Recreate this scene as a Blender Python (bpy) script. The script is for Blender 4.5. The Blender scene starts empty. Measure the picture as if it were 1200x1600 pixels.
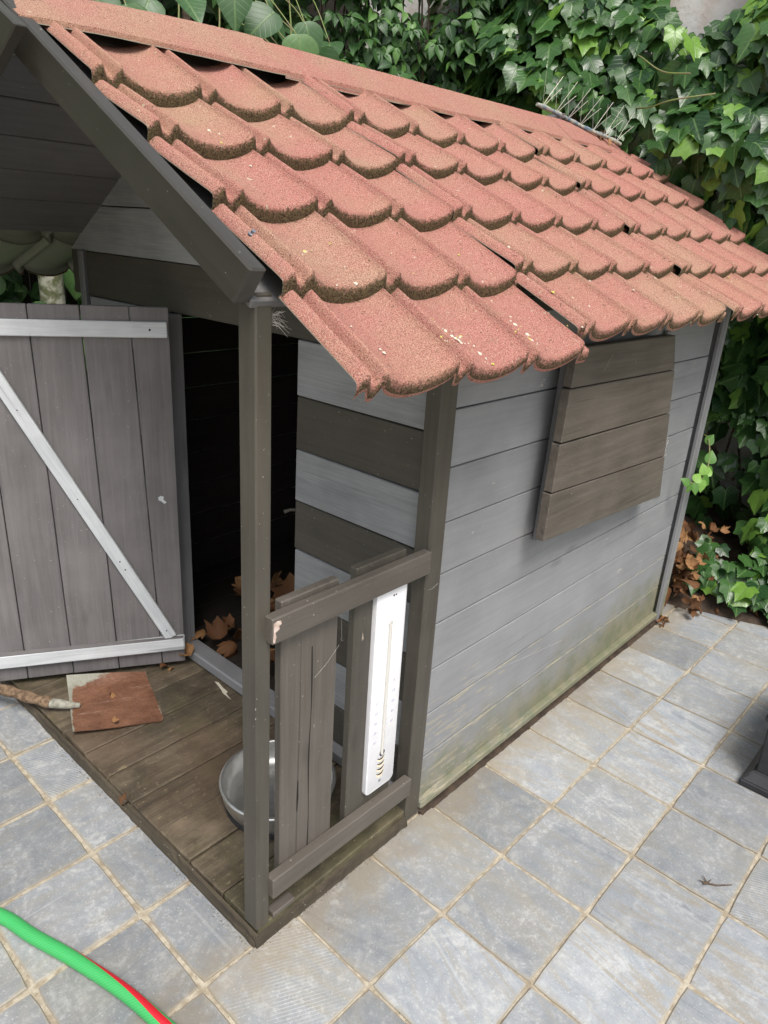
import bpy, bmesh, math, random
import numpy as np
from mathutils import Vector, Matrix, noise
random.seed(7)
S = bpy.context.scene
COL = S.collection
R_ = math.radians

# ------------------------------------------------------------------ camera
CW = ((0.67439123, -0.73610189, 0.05788323), None, (0.70112576, 0.6138154, -0.36284063))
right = Vector(CW[0]).normalized(); fwd = Vector(CW[2]).normalized()
fwd = (fwd - right * fwd.dot(right)).normalized()
up = right.cross(fwd)
cam = bpy.data.cameras.new('camera'); cam_o = bpy.data.objects.new('camera', cam); COL.objects.link(cam_o)
M = Matrix.Identity(4)
for i, v in enumerate((right, up, -fwd)):
    for k in range(3): M[k][i] = v[k]
M.translation = Vector((-0.57562, -0.74457, 1.20206))
cam_o.matrix_world = M
cam.sensor_fit = 'VERTICAL'; cam.sensor_height = 24; cam.lens = 1134.93 / 1600 * 24
cam.clip_start = 0.02; cam.clip_end = 300
S.camera = cam_o

# ------------------------------------------------------------------ light
SUN_EL, SUN_AZ = R_(58), math.atan2(-0.45, -0.75)      # direction the light comes from: (-x, -y), high
W = bpy.data.worlds.new('World'); S.world = W; W.use_nodes = True
nt = W.node_tree; nt.nodes.clear()
sky = nt.nodes.new('ShaderNodeTexSky'); sky.sky_type = 'NISHITA'; sky.sun_disc = False
sky.sun_elevation = SUN_EL; sky.air_density = 1.0; sky.dust_density = 3.0; sky.ozone_density = 0.6
sx, sy = -0.45, -0.75
sky.sun_rotation = math.atan2(sx, sy)
bg = nt.nodes.new('ShaderNodeBackground'); bg.inputs['Strength'].default_value = 0.118
hs = nt.nodes.new('ShaderNodeHueSaturation'); hs.inputs['Saturation'].default_value = 0.45
ow = nt.nodes.new('ShaderNodeOutputWorld')
nt.links.new(sky.outputs[0], hs.inputs['Color']); nt.links.new(hs.outputs[0], bg.inputs['Color']); nt.links.new(bg.outputs[0], ow.inputs[0])
sun = bpy.data.lights.new('sun', 'SUN'); sun.energy = 1.8; sun.angle = R_(26); sun.color = (1.0, 0.965, 0.91)
sun_o = bpy.data.objects.new('sun', sun); COL.objects.link(sun_o)
sd = Vector((sx, sy, 0)).normalized() * math.cos(SUN_EL) + Vector((0, 0, math.sin(SUN_EL)))
sun_o.rotation_euler = sd.to_track_quat('Z', 'Y').to_euler(); sun_o.location = sd * 8
S.view_settings.view_transform = 'Standard'; S.view_settings.look = 'None'
S.view_settings.exposure = 0.88; S.view_settings.gamma = 1.0; S.view_settings.use_curve_mapping = False

# ------------------------------------------------------------------ node helpers
class Mat:
    def __init__(s, name):
        s.m = bpy.data.materials.new(name); s.m.use_nodes = True
        s.t = s.m.node_tree; s.t.nodes.clear()
        s.out = s.t.nodes.new('ShaderNodeOutputMaterial'); s.b = s.t.nodes.new('ShaderNodeBsdfPrincipled')
        s.t.links.new(s.b.outputs[0], s.out.inputs[0])
    def n(s, typ, **kw):
        x = s.t.nodes.new(typ)
        for k, v in kw.items(): setattr(x, k, v)
        return x
    def l(s, a, b): s.t.links.new(a, b)
    def set(s, inp, v):
        i = s.b.inputs[inp]
        if hasattr(v, 'links'): s.l(v, i)
        else: i.default_value = v
    def attr(s, name): return s.n('ShaderNodeAttribute', attribute_name=name)
    def vmul(s, vec, sc):
        x = s.n('ShaderNodeVectorMath', operation='MULTIPLY'); s.l(vec, x.inputs[0]); x.inputs[1].default_value = sc; return x.outputs[0]
    def noise(s, vec, scale, detail=4, rough=.55, dist=0):
        x = s.n('ShaderNodeTexNoise'); s.l(vec, x.inputs['Vector']); x.inputs['Scale'].default_value = scale
        x.inputs['Detail'].default_value = detail; x.inputs['Roughness'].default_value = rough; x.inputs['Distortion'].default_value = dist
        return x.outputs['Fac']
    def ramp(s, fac, stops):
        x = s.n('ShaderNodeValToRGB'); s.l(fac, x.inputs[0]); e = x.color_ramp.elements
        while len(e) > 1: e.remove(e[-1])
        for i, (p, c) in enumerate(stops):
            q = e[0] if i == 0 else e.new(p)
            q.position = p; q.color = (c, c, c, 1) if isinstance(c, (int, float)) else (*c, 1)
        return x.outputs[0]
    def mix(s, fac, a, b, bt='MIX'):
        x = s.n('ShaderNodeMix', data_type='RGBA', blend_type=bt)
        for i, v in ((0, fac), (6, a), (7, b)):
            if hasattr(v, 'links'): s.l(v, x.inputs[i])
            elif isinstance(v, (int, float)): x.inputs[i].default_value = v
            else: x.inputs[i].default_value = (*v, 1)
        return x.outputs[2]
    def math(s, op, a, b=0.0, clamp=False):
        x = s.n('ShaderNodeMath', operation=op); x.use_clamp = clamp
        for i, v in ((0, a), (1, b)):
            if hasattr(v, 'links'): s.l(v, x.inputs[i])
            else: x.inputs[i].default_value = v
        return x.outputs[0]
    def bump(s, h, strength, dist=.002):
        x = s.n('ShaderNodeBump'); s.l(h, x.inputs['Height']); x.inputs['Strength'].default_value = strength; x.inputs['Distance'].default_value = dist
        s.l(x.outputs[0], s.b.inputs['Normal']); return x

def wood(name, col, col2, wearcol=(.45, .42, .36), wear=.0, rough=.55, grain=.5, moss=0.0, crack=.3, tintvar=.12, spec=.4, bumpd=.0012, deck=False):
    m = Mat(name); a = m.attr('loc').outputs['Vector']
    g1 = m.noise(m.vmul(a, (3, 60, 60)), 1.0, 6, .6, .6)
    g2 = m.noise(m.vmul(a, (9, 260, 260)), 1.0, 3, .6)
    blot = m.noise(a, 7, 5, .6)
    c = m.mix(m.ramp(g1, [(.35, 0), (.65, 1)]), col, col2)
    c = m.mix(m.math('MULTIPLY', m.ramp(g2, [(.35, 0), (.6, 1)]), .35 * grain), c, tuple(x * .6 for x in col))
    c = m.mix(m.math('MULTIPLY', m.ramp(blot, [(.4, 0), (.7, 1)]), .35), c, tuple(min(1, x * 1.35) for x in col2))
    oi = m.n('ShaderNodeObjectInfo')
    v = m.n('ShaderNodeHueSaturation'); m.l(c, v.inputs['Color'])
    m.l(m.math('ADD', 1 - tintvar / 2, m.math('MULTIPLY', oi.outputs['Random'], tintvar)), v.inputs['Value'])
    c = v.outputs[0]
    # knots
    vo = m.n('ShaderNodeTexVoronoi'); m.l(m.vmul(a, (3.2, 9, 9)), vo.inputs['Vector']); vo.inputs['Scale'].default_value = 1.0
    kn = m.math('MULTIPLY', m.ramp(vo.outputs['Distance'], [(.05, 1), (.12, 0)]), .35)
    c = m.mix(kn, c, tuple(x * .5 for x in col))
    h = m.math('ADD', m.math('MULTIPLY', g1, grain), m.math('MULTIPLY', g2, grain * .6))
    # thin cracks along the grain
    ck = m.noise(m.vmul(a, (1.6, 90, 90)), 1.0, 2, .4, .3)
    cr = m.ramp(ck, [(.685, 0), (.71, 1)])
    c = m.mix(m.math('MULTIPLY', cr, crack), c, (.02, .018, .015))
    sc_ = m.ramp(m.noise(m.vmul(a, (38, 150, 150)), 1.0, 3, .6, 2.0), [(.72, 0), (.75, 1)])
    c = m.mix(m.math('MULTIPLY', sc_, .35), c, tuple(min(1, x * 2.2 + .05) for x in col2))
    if wear > 0:
        w1 = m.noise(m.vmul(a, (14, 70, 70)), 1.0, 5, .7)
        w2 = m.noise(a, 4, 3, .5)
        wm = m.ramp(m.math('ADD', m.math('MULTIPLY', w1, .7), m.math('MULTIPLY', w2, .45)), [(.78 - wear * .18, 0), (.80 - wear * .18, 1)])
        c = m.mix(wm, c, wearcol); h = m.math('SUBTRACT', h, m.math('MULTIPLY', wm, .4))
    # small specks (dust, cobweb crumbs)
    sp = m.ramp(m.noise(a, 190, 2, .5), [(.73, 0), (.76, 1)])
    c = m.mix(m.math('MULTIPLY', sp, .55), c, (.5, .48, .42))
    if deck:
        pz = m.n('ShaderNodeNewGeometry').outputs['Position']
        d1 = m.noise(pz, 11, 6, .7)
        c = m.mix(m.math('MULTIPLY', m.ramp(d1, [(.42, 0), (.62, 1)]), .75), c, (.040, .032, .021))
        c = m.mix(m.math('MULTIPLY', m.ramp(m.noise(pz, 6, 6, .7), [(.55, 0), (.68, 1)]), .55), c, (.095, .085, .04))
        c = m.mix(m.math('MULTIPLY', m.ramp(m.noise(m.vmul(pz, (60, 130, 60)), 1, 4, .75), [(.60, 0), (.68, 1)]), .6), c, (.27, .22, .13))
        c = m.mix(m.math('MULTIPLY', m.ramp(m.noise(pz, 2.3, 3, .5), [(.5, 0), (.62, 1)]), .35), c, (.17, .11, .075))
        h = m.math('ADD', h, m.math('MULTIPLY', m.noise(pz, 130, 5, .8), .8))
    if moss > 0:
        geo = m.n('ShaderNodeNewGeometry'); sep = m.n('ShaderNodeSeparateXYZ'); m.l(geo.outputs['Position'], sep.inputs[0])
        zf = m.math('ADD', m.math('MULTIPLY', m.math('SUBTRACT', .20, sep.outputs[2]), 7.0), m.math('MULTIPLY', m.math('SUBTRACT', sep.outputs[0], 1.25), .5))
        mn = m.math('ADD', m.math('MULTIPLY', m.noise(geo.outputs['Position'], 6, 7, .75), .75), m.math('MULTIPLY', m.noise(m.vmul(a, (10, 80, 80)), 1, 4, .7), .25))
        mm = m.math('MULTIPLY', m.math('ADD', zf, m.math('MULTIPLY', m.math('SUBTRACT', mn, .5), 3.4)), moss, True)
        c = m.mix(m.math('MULTIPLY', mm, .66), c, m.mix(m.ramp(m.noise(geo.outputs['Position'], 22, 4), [(.4, 0), (.6, 1)]), (.125, .135, .040), (.21, .185, .085)))
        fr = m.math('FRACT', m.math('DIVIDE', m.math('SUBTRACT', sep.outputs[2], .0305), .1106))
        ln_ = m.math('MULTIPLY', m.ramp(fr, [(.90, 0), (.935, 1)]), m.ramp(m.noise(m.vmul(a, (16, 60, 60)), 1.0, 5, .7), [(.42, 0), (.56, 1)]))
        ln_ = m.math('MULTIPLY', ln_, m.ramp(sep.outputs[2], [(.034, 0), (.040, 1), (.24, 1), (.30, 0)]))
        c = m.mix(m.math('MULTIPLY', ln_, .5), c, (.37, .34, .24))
        sx_ = m.math('MULTIPLY', m.math('SUBTRACT', .95, sep.outputs[0]), .30)
        zz_ = m.math('MULTIPLY', m.math('SUBTRACT', .30, sep.outputs[2]), .55)
        yl = m.ramp(m.math('ADD', m.noise(m.vmul(a, (14, 110, 110)), 1.0, 6, .75), m.math('ADD', m.math('MINIMUM', sx_, .10), m.math('MINIMUM', zz_, .05))), [(.70, 0), (.72, 1)])
        c = m.mix(m.math('MULTIPLY', yl, .6), c, (.40, .35, .25))
    m.set('Base Color', c); m.set('Roughness', m.math('ADD', rough - .08, m.math('MULTIPLY', blot, .18))); m.set('Specular IOR Level', spec)
    m.bump(h, .6, bumpd)
    return m.m

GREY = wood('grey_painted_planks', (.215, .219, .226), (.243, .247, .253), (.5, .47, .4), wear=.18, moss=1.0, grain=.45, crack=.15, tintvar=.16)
GREYF = wood('light_grey_brushed_paint', (.235, .242, .245), (.31, .318, .32), (.42, .42, .4), wear=.28, grain=.9, crack=.2)
GREYT = wood('grey_trim', (.17, .17, .175), (.21, .21, .215), grain=.35, wear=.1)
TAUPE = wood('dark_taupe_paint', (.060, .054, .043), (.079, .071, .057), (.42, .36, .28), wear=.06, grain=.35, crack=.08, tintvar=.1, rough=.45)
TAUPEB = wood('dark_taupe_rail_paint', (.085, .074, .062), (.115, .101, .086), (.5, .44, .38), wear=.12, grain=.6, crack=.5, rough=.42)
BARGE = wood('barge_dark_paint', (.038, .035, .028), (.046, .042, .034), (.3, .27, .22), wear=.0, grain=.18, crack=.0, rough=.3, spec=.5)
CEIL = wood('ceiling_planks', (.125, .122, .122), (.150, .146, .146), grain=.3, crack=.1)
DOORM = wood('door_planks', (.130, .121, .120), (.175, .163, .162), (.4, .37, .33), wear=.05, grain=.6, crack=.1, tintvar=.2)
WHITEW = wood('whitewashed_batten', (.52, .545, .56), (.62, .64, .65), (.22, .19, .16), wear=.16, grain=.9, crack=.35)
SHUT = wood('shutter_weathered_taupe', (.088, .074, .060), (.130, .112, .092), (.34, .27, .19), wear=.10, grain=.8, crack=.5, tintvar=.14)
DECK = wood('wet_deck_boards', (.070, .055, .038), (.150, .12, .082), (.27, .22, .12), wear=.34, grain=1.0, crack=.5, rough=.42, tintvar=.45, bumpd=.002, deck=True)
DECKG = wood('mossy_deck_edge', (.075, .066, .038), (.135, .122, .068), (.30, .27, .14), wear=.30, grain=1.0, crack=.4, rough=.6, deck=True)
DECKE = wood('rotten_deck_edge', (.040, .032, .022), (.085, .068, .045), (.2, .17, .09), wear=.4, grain=1.0, crack=.5, rough=.8)
INSHADE = wood('shade_dark_inner_wood', (.030, .026, .022), (.042, .036, .03), grain=.5, crack=.1)  # shade painted into the colour: near-black inner faces, floor and backings
FENCEW = wood('old_fence_wood', (.022, .019, .015), (.035, .030, .024), grain=.8)

def roofmat():
    m = Mat('stone_chip_roof'); geo = m.n('ShaderNodeNewGeometry'); P = geo.outputs['Position']
    mo = m.attr('moss').outputs['Fac']; oi = m.n('ShaderNodeObjectInfo')
    big = m.noise(P, 9, 4, .6); sp = m.noise(P, 780, 2, .6); sp2 = m.noise(P, 620, 2, .6)
    c = m.mix(m.ramp(m.math('ADD', m.math('MULTIPLY', big, .8), m.math('MULTIPLY', oi.outputs['Random'], .25)), [(.42, 0), (.72, 1)]), (.425, .180, .145), (.405, .245, .165))
    c = m.mix(m.ramp(sp, [(.43, 1), (.50, 0)]), c, (.165, .062, .050))
    c = m.mix(m.ramp(sp2, [(.55, 0), (.66, 1)]), c, (.50, .33, .25))
    dk = m.ramp(m.noise(P, 130, 2, .5), [(.69, 0), (.72, 1)])
    c = m.mix(m.math('MULTIPLY', dk, .7), c, (.06, .045, .025))
    wr = m.ramp(m.noise(P, 26, 6, .75), [(.60, 0), (.70, 1)])
    c = m.mix(m.math('MULTIPLY', wr, .35), c, (.20, .13, .075))
    yl = m.ramp(m.noise(P, 75, 4, .6), [(.68, 0), (.71, 1)])
    c = m.mix(m.math('MULTIPLY', yl, .7), c, (.50, .46, .32))
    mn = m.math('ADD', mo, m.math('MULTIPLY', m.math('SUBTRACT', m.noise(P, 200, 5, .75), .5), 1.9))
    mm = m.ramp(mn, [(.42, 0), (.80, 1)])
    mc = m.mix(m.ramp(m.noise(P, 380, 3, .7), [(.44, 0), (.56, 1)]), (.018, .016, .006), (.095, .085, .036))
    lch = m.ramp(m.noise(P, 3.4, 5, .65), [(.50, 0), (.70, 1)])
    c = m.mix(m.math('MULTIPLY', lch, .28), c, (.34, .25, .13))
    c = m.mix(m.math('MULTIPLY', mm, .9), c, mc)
    m.set('Base Color', c); m.set('Roughness', .88); m.set('Specular IOR Level', .25)
    h = m.math('ADD', m.math('MULTIPLY', sp, 1.0), m.math('MULTIPLY', sp2, .7))
    h = m.math('ADD', h, m.math('MULTIPLY', m.noise(P, 170, 3, .7), m.math('MULTIPLY', mm, 2.5)))
    m.bump(h, .7, .0022)
    # painted metal underside
    bs = m.n('ShaderNodeBsdfPrincipled'); bs.inputs['Base Color'].default_value = (.27, .29, .22, 1); bs.inputs['Roughness'].default_value = .35
    und = m.attr('under').outputs['Fac']
    mx = m.n('ShaderNodeMixShader'); m.l(und, mx.inputs[0]); m.l(m.b.outputs[0], mx.inputs[1]); m.l(bs.outputs[0], mx.inputs[2]); m.l(mx.outputs[0], m.out.inputs[0])
    return m.m
ROOF = roofmat()

def simple(name, col, rough=.6, metal=0., nscale=0, ncol=None, bump=0., spec=.5, bscale=60, lo=.4, hi=.6):
    m = Mat(name); tc = m.n('ShaderNodeNewGeometry').outputs['Position']
    if ncol: m.set('Base Color', m.mix(m.ramp(m.noise(tc, nscale, 5, .6), [(lo, 0), (hi, 1)]), col, ncol))
    else: m.set('Base Color', (*col, 1))
    m.set('Roughness', rough); m.set('Metallic', metal); m.set('Specular IOR Level', spec)
    if bump: m.bump(m.noise(tc, bscale, 5, .6), bump, .004)
    return m.m
MORTAR = simple('sandy_mortar', (.30, .25, .18), .95, nscale=60, ncol=(.46, .41, .32), bump=.45, bscale=260)
SOIL = simple('dark_soil', (.028, .018, .012), .95, nscale=20, ncol=(.06, .04, .026), bump=1, bscale=40)
WALLW = simple('old_whitewashed_wall', (.88, .86, .83), .9, nscale=10, ncol=(.78, .70, .64), bump=.8, bscale=30)
MOSSM = simple('moss', (.045, .036, .016), .95, nscale=300, ncol=(.14, .115, .058))
LICHEN = simple('lichen_crumbs', (.55, .52, .42), .9, nscale=40, ncol=(.50, .44, .10), lo=.55, hi=.6)
STEEL = simple('brushed_steel', (.70, .70, .68), .36, .9, nscale=18, ncol=(.52, .51, .48), bump=.05, bscale=300)
ZINC = simple('zinc_screw', (.5, .52, .55), .3, .9)
BLACKP = simple('black_plastic', (.018, .018, .02), .42, nscale=30, ncol=(.026, .026, .028), bump=.1, bscale=400)
DARKHOLE = simple('dark_slot', (.012, .010, .008), .8)
ORANGEP = simple('cream_lip', (.82, .70, .52), .5)
GLASSY = simple('glass_tube', (.60, .585, .54), .15, spec=.7)
WHITEP = simple('white_enamel', (.80, .80, .81), .32, nscale=30, ncol=(.75, .75, .77), spec=.5)
PRINT = simple('faded_print', (.50, .48, .60), .5)
PRINTR = simple('faded_red_print', (.70, .55, .56), .5)
COBWEB = simple('cobweb', (.52, .50, .46), .9)
STEMM = simple('green_stem', (.16, .22, .05), .6, nscale=30, ncol=(.20, .17, .09))
BARKD = simple('brown_stem_bark', (.07, .045, .03), .9, nscale=60, ncol=(.11, .08, .055), bump=.8)
GALVX = 0
BARKP = simple('pale_bark', (.30, .30, .24), .9, nscale=38, ncol=(.085, .095, .04), bump=.8, bscale=50)
HANDLE = simple('old_handle_wood', (.10, .06, .034), .8, nscale=90, ncol=(.22, .145, .085), bump=1, bscale=120)
SPIKEB = simple('spike_strip_base', (.12, .17, .22), .5, nscale=45, ncol=(.46, .43, .33), bump=.8, bscale=80)
SPIKEW = simple('dull_spike_wire', (.42, .38, .34), .45, .5)

def pavermat():
    m = Mat('slate_paving'); a = m.attr('loc').outputs['Vector']; oi = m.n('ShaderNodeObjectInfo')
    sepc = m.n('ShaderNodeSeparateColor'); m.l(oi.outputs['Color'], sepc.inputs[0]); pale = sepc.outputs[0]; rnd = oi.outputs['Random']
    st = m.noise(m.vmul(a, (4, 26, 1)), 1.0, 7, .65, 1.2)
    cl = m.noise(a, 13, 8, .72, .8); fine = m.noise(a, 90, 6, .75); gr = m.noise(a, 420, 2, .5)
    dark = m.mix(m.ramp(cl, [(.35, 0), (.65, 1)]), (.170, .181, .192), (.248, .254, .256))
    lite = m.mix(m.ramp(cl, [(.32, 0), (.68, 1)]), (.250, .276, .306), (.385, .395, .402))
    c = m.mix(pale, dark, lite)
    tan = m.mix(pale, (.25, .235, .20), (.295, .265, .215))
    c = m.mix(m.math('MULTIPLY', m.ramp(st, [(.50, 0), (.62, 1)]), m.math('ADD', .10, m.math('MULTIPLY', pale, .85))), c, tan)
    c = m.mix(m.math('MULTIPLY', m.ramp(st, [(.33, 1), (.43, 0)]), .6), c, (.17, .185, .205))
    wc = m.ramp(m.math('ADD', m.math('MULTIPLY', fine, .6), m.math('MULTIPLY', cl, .4)), [(.52, 0), (.62, 1)])
    c = m.mix(m.math('MULTIPLY', wc, .42), c, (.52, .53, .52))
    dc = m.ramp(fine, [(.34, 1), (.43, 0)])
    c = m.mix(m.math('MULTIPLY', dc, .35), c, (.15, .16, .17))
    # saw / scratch lines
    wv = m.n('ShaderNodeTexWave', wave_type='BANDS', bands_direction='DIAGONAL'); m.l(a, wv.inputs['Vector'])
    wv.inputs['Scale'].default_value = 70; wv.inputs['Distortion'].default_value = 1.5; wv.inputs['Detail'].default_value = 2; wv.inputs['Detail Scale'].default_value = .15
    scr = m.math('MULTIPLY', m.ramp(wv.outputs['Fac'], [(.80, 0), (.98, 1)]), m.math('MULTIPLY', m.ramp(m.math('FRACT', m.math('MULTIPLY', rnd, 7.3)), [(.84, 0), (.86, 1)]), m.ramp(m.noise(a, 9, 5, .6), [(.4, 0), (.7, .5)])))
    c = m.mix(scr, c, (.62, .64, .64))
    ln = m.noise(m.vmul(a, (1.3, 75, 1)), 1.0, 2, .4, .4)
    c = m.mix(m.math('MULTIPLY', m.ramp(ln, [(.71, 0), (.74, 1)]), .16), c, (.6, .6, .58))
    wsp = m.ramp(m.noise(a, 260, 3, .7), [(.60, 0), (.70, 1)])
    c = m.mix(m.math('MULTIPLY', wsp, .5), c, (.62, .62, .60))
    # sandy dirt creeping in from the joints
    e = m.attr('edge').outputs['Fac']
    ed = m.math('ADD', e, m.math('MULTIPLY', m.math('SUBTRACT', m.noise(a, 40, 5, .7), .5), .9))
    c = m.mix(m.math('MULTIPLY', m.ramp(ed, [(.72, 0), (1.05, 1)]), .55), c, (.32, .27, .19))
    geo = m.n('ShaderNodeNewGeometry')
    dt = m.ramp(m.noise(geo.outputs['Position'], 3.2, 5, .6), [(.52, 0), (.72, 1)])
    c = m.mix(m.math('MULTIPLY', dt, .38), c, (.30, .27, .20))
    sp3 = m.n('ShaderNodeSeparateXYZ'); m.l(geo.outputs['Position'], sp3.inputs[0])
    nr = m.math('ADD', m.math('MULTIPLY', m.math('ABSOLUTE', m.math('ADD', sp3.outputs[1], .02)), -7.0), m.math('MULTIPLY', m.noise(geo.outputs['Position'], 12, 6, .7), 2.0))
    c = m.mix(m.math('MULTIPLY', m.ramp(nr, [(.35, 0), (1.0, 1)]), .6), c, (.25, .205, .14))
    blo = m.ramp(m.noise(geo.outputs['Position'], 17, 6, .7), [(.58, 0), (.66, 1)])
    c = m.mix(m.math('MULTIPLY', blo, .35), c, (.46, .45, .41))
    sp = m.ramp(gr, [(.70, 0), (.74, 1)])
    c = m.mix(m.math('MULTIPLY', sp, .25), c, (.08, .08, .08))
    v = m.n('ShaderNodeHueSaturation'); m.l(c, v.inputs['Color']); m.l(m.math('ADD', .86, m.math('MULTIPLY', rnd, .27)), v.inputs['Value'])
    m.set('Base Color', v.outputs[0]); m.set('Roughness', m.math('ADD', .48, m.math('MULTIPLY', fine, .3))); m.set('Specular IOR Level', .4)
    m.bump(m.math('ADD', m.math('MULTIPLY', st, .6), m.math('ADD', m.math('MULTIPLY', fine, .5), m.math('MULTIPLY', cl, .5))), .55, .0018)
    return m.m
PAVER = pavermat()

def leafmat(name, c1, c2, c3, vein, rough=.38, trans=.25, young=0.12, spec=.45, side=1):
    m = Mat(name); uv = m.attr('luv').outputs['Vector']; rn = m.attr('rnd').outputs['Fac']; oi = m.n('ShaderNodeObjectInfo')
    r = m.math('FRACT', m.math('ADD', rn, m.math('MULTIPLY', oi.outputs['Random'], .999)))
    c = m.ramp(r, [(0.0, c1), (.6, c2), (1 - young, c2), (1 - young + .03, c3), (1.0, c3)])
    sep = m.n('ShaderNodeSeparateXYZ'); m.l(uv, sep.inputs[0])
    ax = m.math('ABSOLUTE', sep.outputs[0])
    mid = m.ramp(ax, [(.012, 1), (.035, 0)])
    fish = m.math('FRACT', m.math('MULTIPLY', m.math('SUBTRACT', sep.outputs[1], m.math('MULTIPLY', ax, .9)), 6.0))
    sv = m.ramp(m.math('ABSOLUTE', m.math('SUBTRACT', fish, .5)), [(.03, 1), (.09, 0)])
    vm = m.math('MAXIMUM', m.math('MULTIPLY', mid, .6), m.math('MULTIPLY', sv, .28 * side))
    c = m.mix(vm, c, vein)
    c = m.mix(m.math('MULTIPLY', m.ramp(m.noise(uv, 5, 4), [(.45, 0), (.7, 1)]), .25), c, tuple(x * .6 for x in c1))
    m.set('Base Color', c); m.set('Roughness', rough); m.set('Specular IOR Level', spec)
    bm_ = m.bump(m.math('MULTIPLY', vm, -1.0), .35, .003)
    tr = m.n('ShaderNodeBsdfTranslucent'); m.l(m.mix(.5, c, c3), tr.inputs[0])
    mx = m.n('ShaderNodeMixShader'); mx.inputs[0].default_value = trans
    m.l(m.b.outputs[0], mx.inputs[1]); m.l(tr.outputs[0], mx.inputs[2]); m.l(mx.outputs[0], m.out.inputs[0])
    return m.m
IVYM = leafmat('ivy_leaf', (.016, .050, .018), (.048, .122, .030), (.16, .31, .05), (.16, .27, .09), .28, .25, .14)
BUSHM = leafmat('shrub_leaf', (.020, .060, .019), (.056, .138, .036), (.12, .25, .06), (.10, .20, .06), .42, .22, .16)
HEARTM = leafmat('heart_leaf', (.030, .078, .028), (.055, .125, .044), (.11, .22, .07), (.17, .27, .10), .40, .25, .15)
DEADM = leafmat('dead_leaf', (.07, .032, .015), (.17, .078, .034), (.30, .16, .07), (.13, .07, .035), .7, .1, .35, .2)

# ------------------------------------------------------------------ object helpers
def tag(o, label=None, cat=None, group=None, kind=None):
    if label: o['label'] = label
    if cat: o['category'] = cat
    if group: o['group'] = group
    if kind: o['kind'] = kind
    return o
def empty(name, loc=(0, 0, 0)):
    o = bpy.data.objects.new(name, None); COL.objects.link(o); o.location = loc; o.empty_display_size = .05
    return o
def link(name, me, parent=None):
    o = bpy.data.objects.new(name, me); COL.objects.link(o)
    if parent is not None:
        o.parent = parent
        o.matrix_parent_inverse = Matrix.Translation(-Vector(parent.location)) if parent.parent is None and parent.type == 'EMPTY' else Matrix.Identity(4)
    return o
def mk(name, verts, faces, mat, parent=None, smooth=False, attrs=None, sharp=None):
    me = bpy.data.meshes.new(name); me.from_pydata([tuple(v) for v in verts], [], faces); 
    for mt in (mat if isinstance(mat, (list, tuple)) else [mat]): me.materials.append(mt)
    for k, vals in (attrs or {}).items():
        vals = np.asarray(vals, dtype=np.float32)
        if vals.ndim == 2:
            at = me.attributes.new(k, 'FLOAT_VECTOR', 'POINT'); at.data.foreach_set('vector', vals.ravel())
        else:
            at = me.attributes.new(k, 'FLOAT', 'POINT'); at.data.foreach_set('value', vals.ravel())
    if smooth:
        me.polygons.foreach_set('use_smooth', [True] * len(me.polygons))
        if sharp: me.set_sharp_from_angle(angle=R_(sharp))
    me.update()
    return link(name, me, parent)
def from_bm(name, bm, mat, parent=None, smooth=False, sharp=None, locaxes=None, seed=None):
    bmesh.ops.recalc_face_normals(bm, faces=bm.faces)
    me = bpy.data.meshes.new(name); bm.to_mesh(me); bm.free()
    for mt in (mat if isinstance(mat, (list, tuple)) else [mat]): me.materials.append(mt)
    co = np.empty(len(me.vertices) * 3, np.float32); me.vertices.foreach_get('co', co); co = co.reshape(-1, 3)
    rs = random.Random(seed if seed is not None else random.random())
    if locaxes: A = np.array([list(Vector(a).normalized()) for a in locaxes]); lc = co @ A.T
    else: lc = co.copy()
    lc = lc + np.array([rs.uniform(-9, 9), rs.uniform(-3, 3), rs.uniform(-3, 3)])
    at = me.attributes.new('loc', 'FLOAT_VECTOR', 'POINT'); at.data.foreach_set('vector', lc.astype(np.float32).ravel())
    if smooth:
        me.polygons.foreach_set('use_smooth', [True] * len(me.polygons))
        if sharp: me.set_sharp_from_angle(angle=R_(sharp))
    return link(name, me, parent)
def board(name, o, L, Wd, T, mat, parent=None, bev=.0018, jit=.0005, cut=None, back=None, backdir=None, label=None):
    """a plank: corner o, edges L (along the grain), Wd, T.  cut: list of 4 (l,w) fractions for non-rectangular ends"""
    o, L, Wd, T = Vector(o), Vector(L), Vector(Wd), Vector(T)
    q = cut or [(0, 0), (1, 0), (1, 1), (0, 1)]
    bm = bmesh.new(); vs = []
    for t in (0, 1):
        for (a, b) in q:
            j = Vector((random.uniform(-jit, jit), random.uniform(-jit, jit), random.uniform(-jit, jit)))
            vs.append(bm.verts.new(o + L * a + Wd * b + T * t + j))
    n = len(q)
    bm.faces.new(vs[:n]); bm.faces.new(vs[n:][::-1])
    for i in range(n): bm.faces.new([vs[i], vs[(i + 1) % n], vs[n + (i + 1) % n], vs[n + i]])
    if bev: bmesh.ops.bevel(bm, geom=list(bm.edges), offset=bev, segments=1, affect='EDGES', profile=.6)
    mats = [mat]
    if back is not None:
        mats.append(back); bmesh.ops.recalc_face_normals(bm, faces=bm.faces); bd = Vector(backdir)
        for f in bm.faces:
            if f.normal.dot(bd) > .5: f.material_index = 1
    ob = from_bm(name, bm, mats, parent, locaxes=(L, Wd, T))
    if label: ob['label'] = label
    return ob
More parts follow.
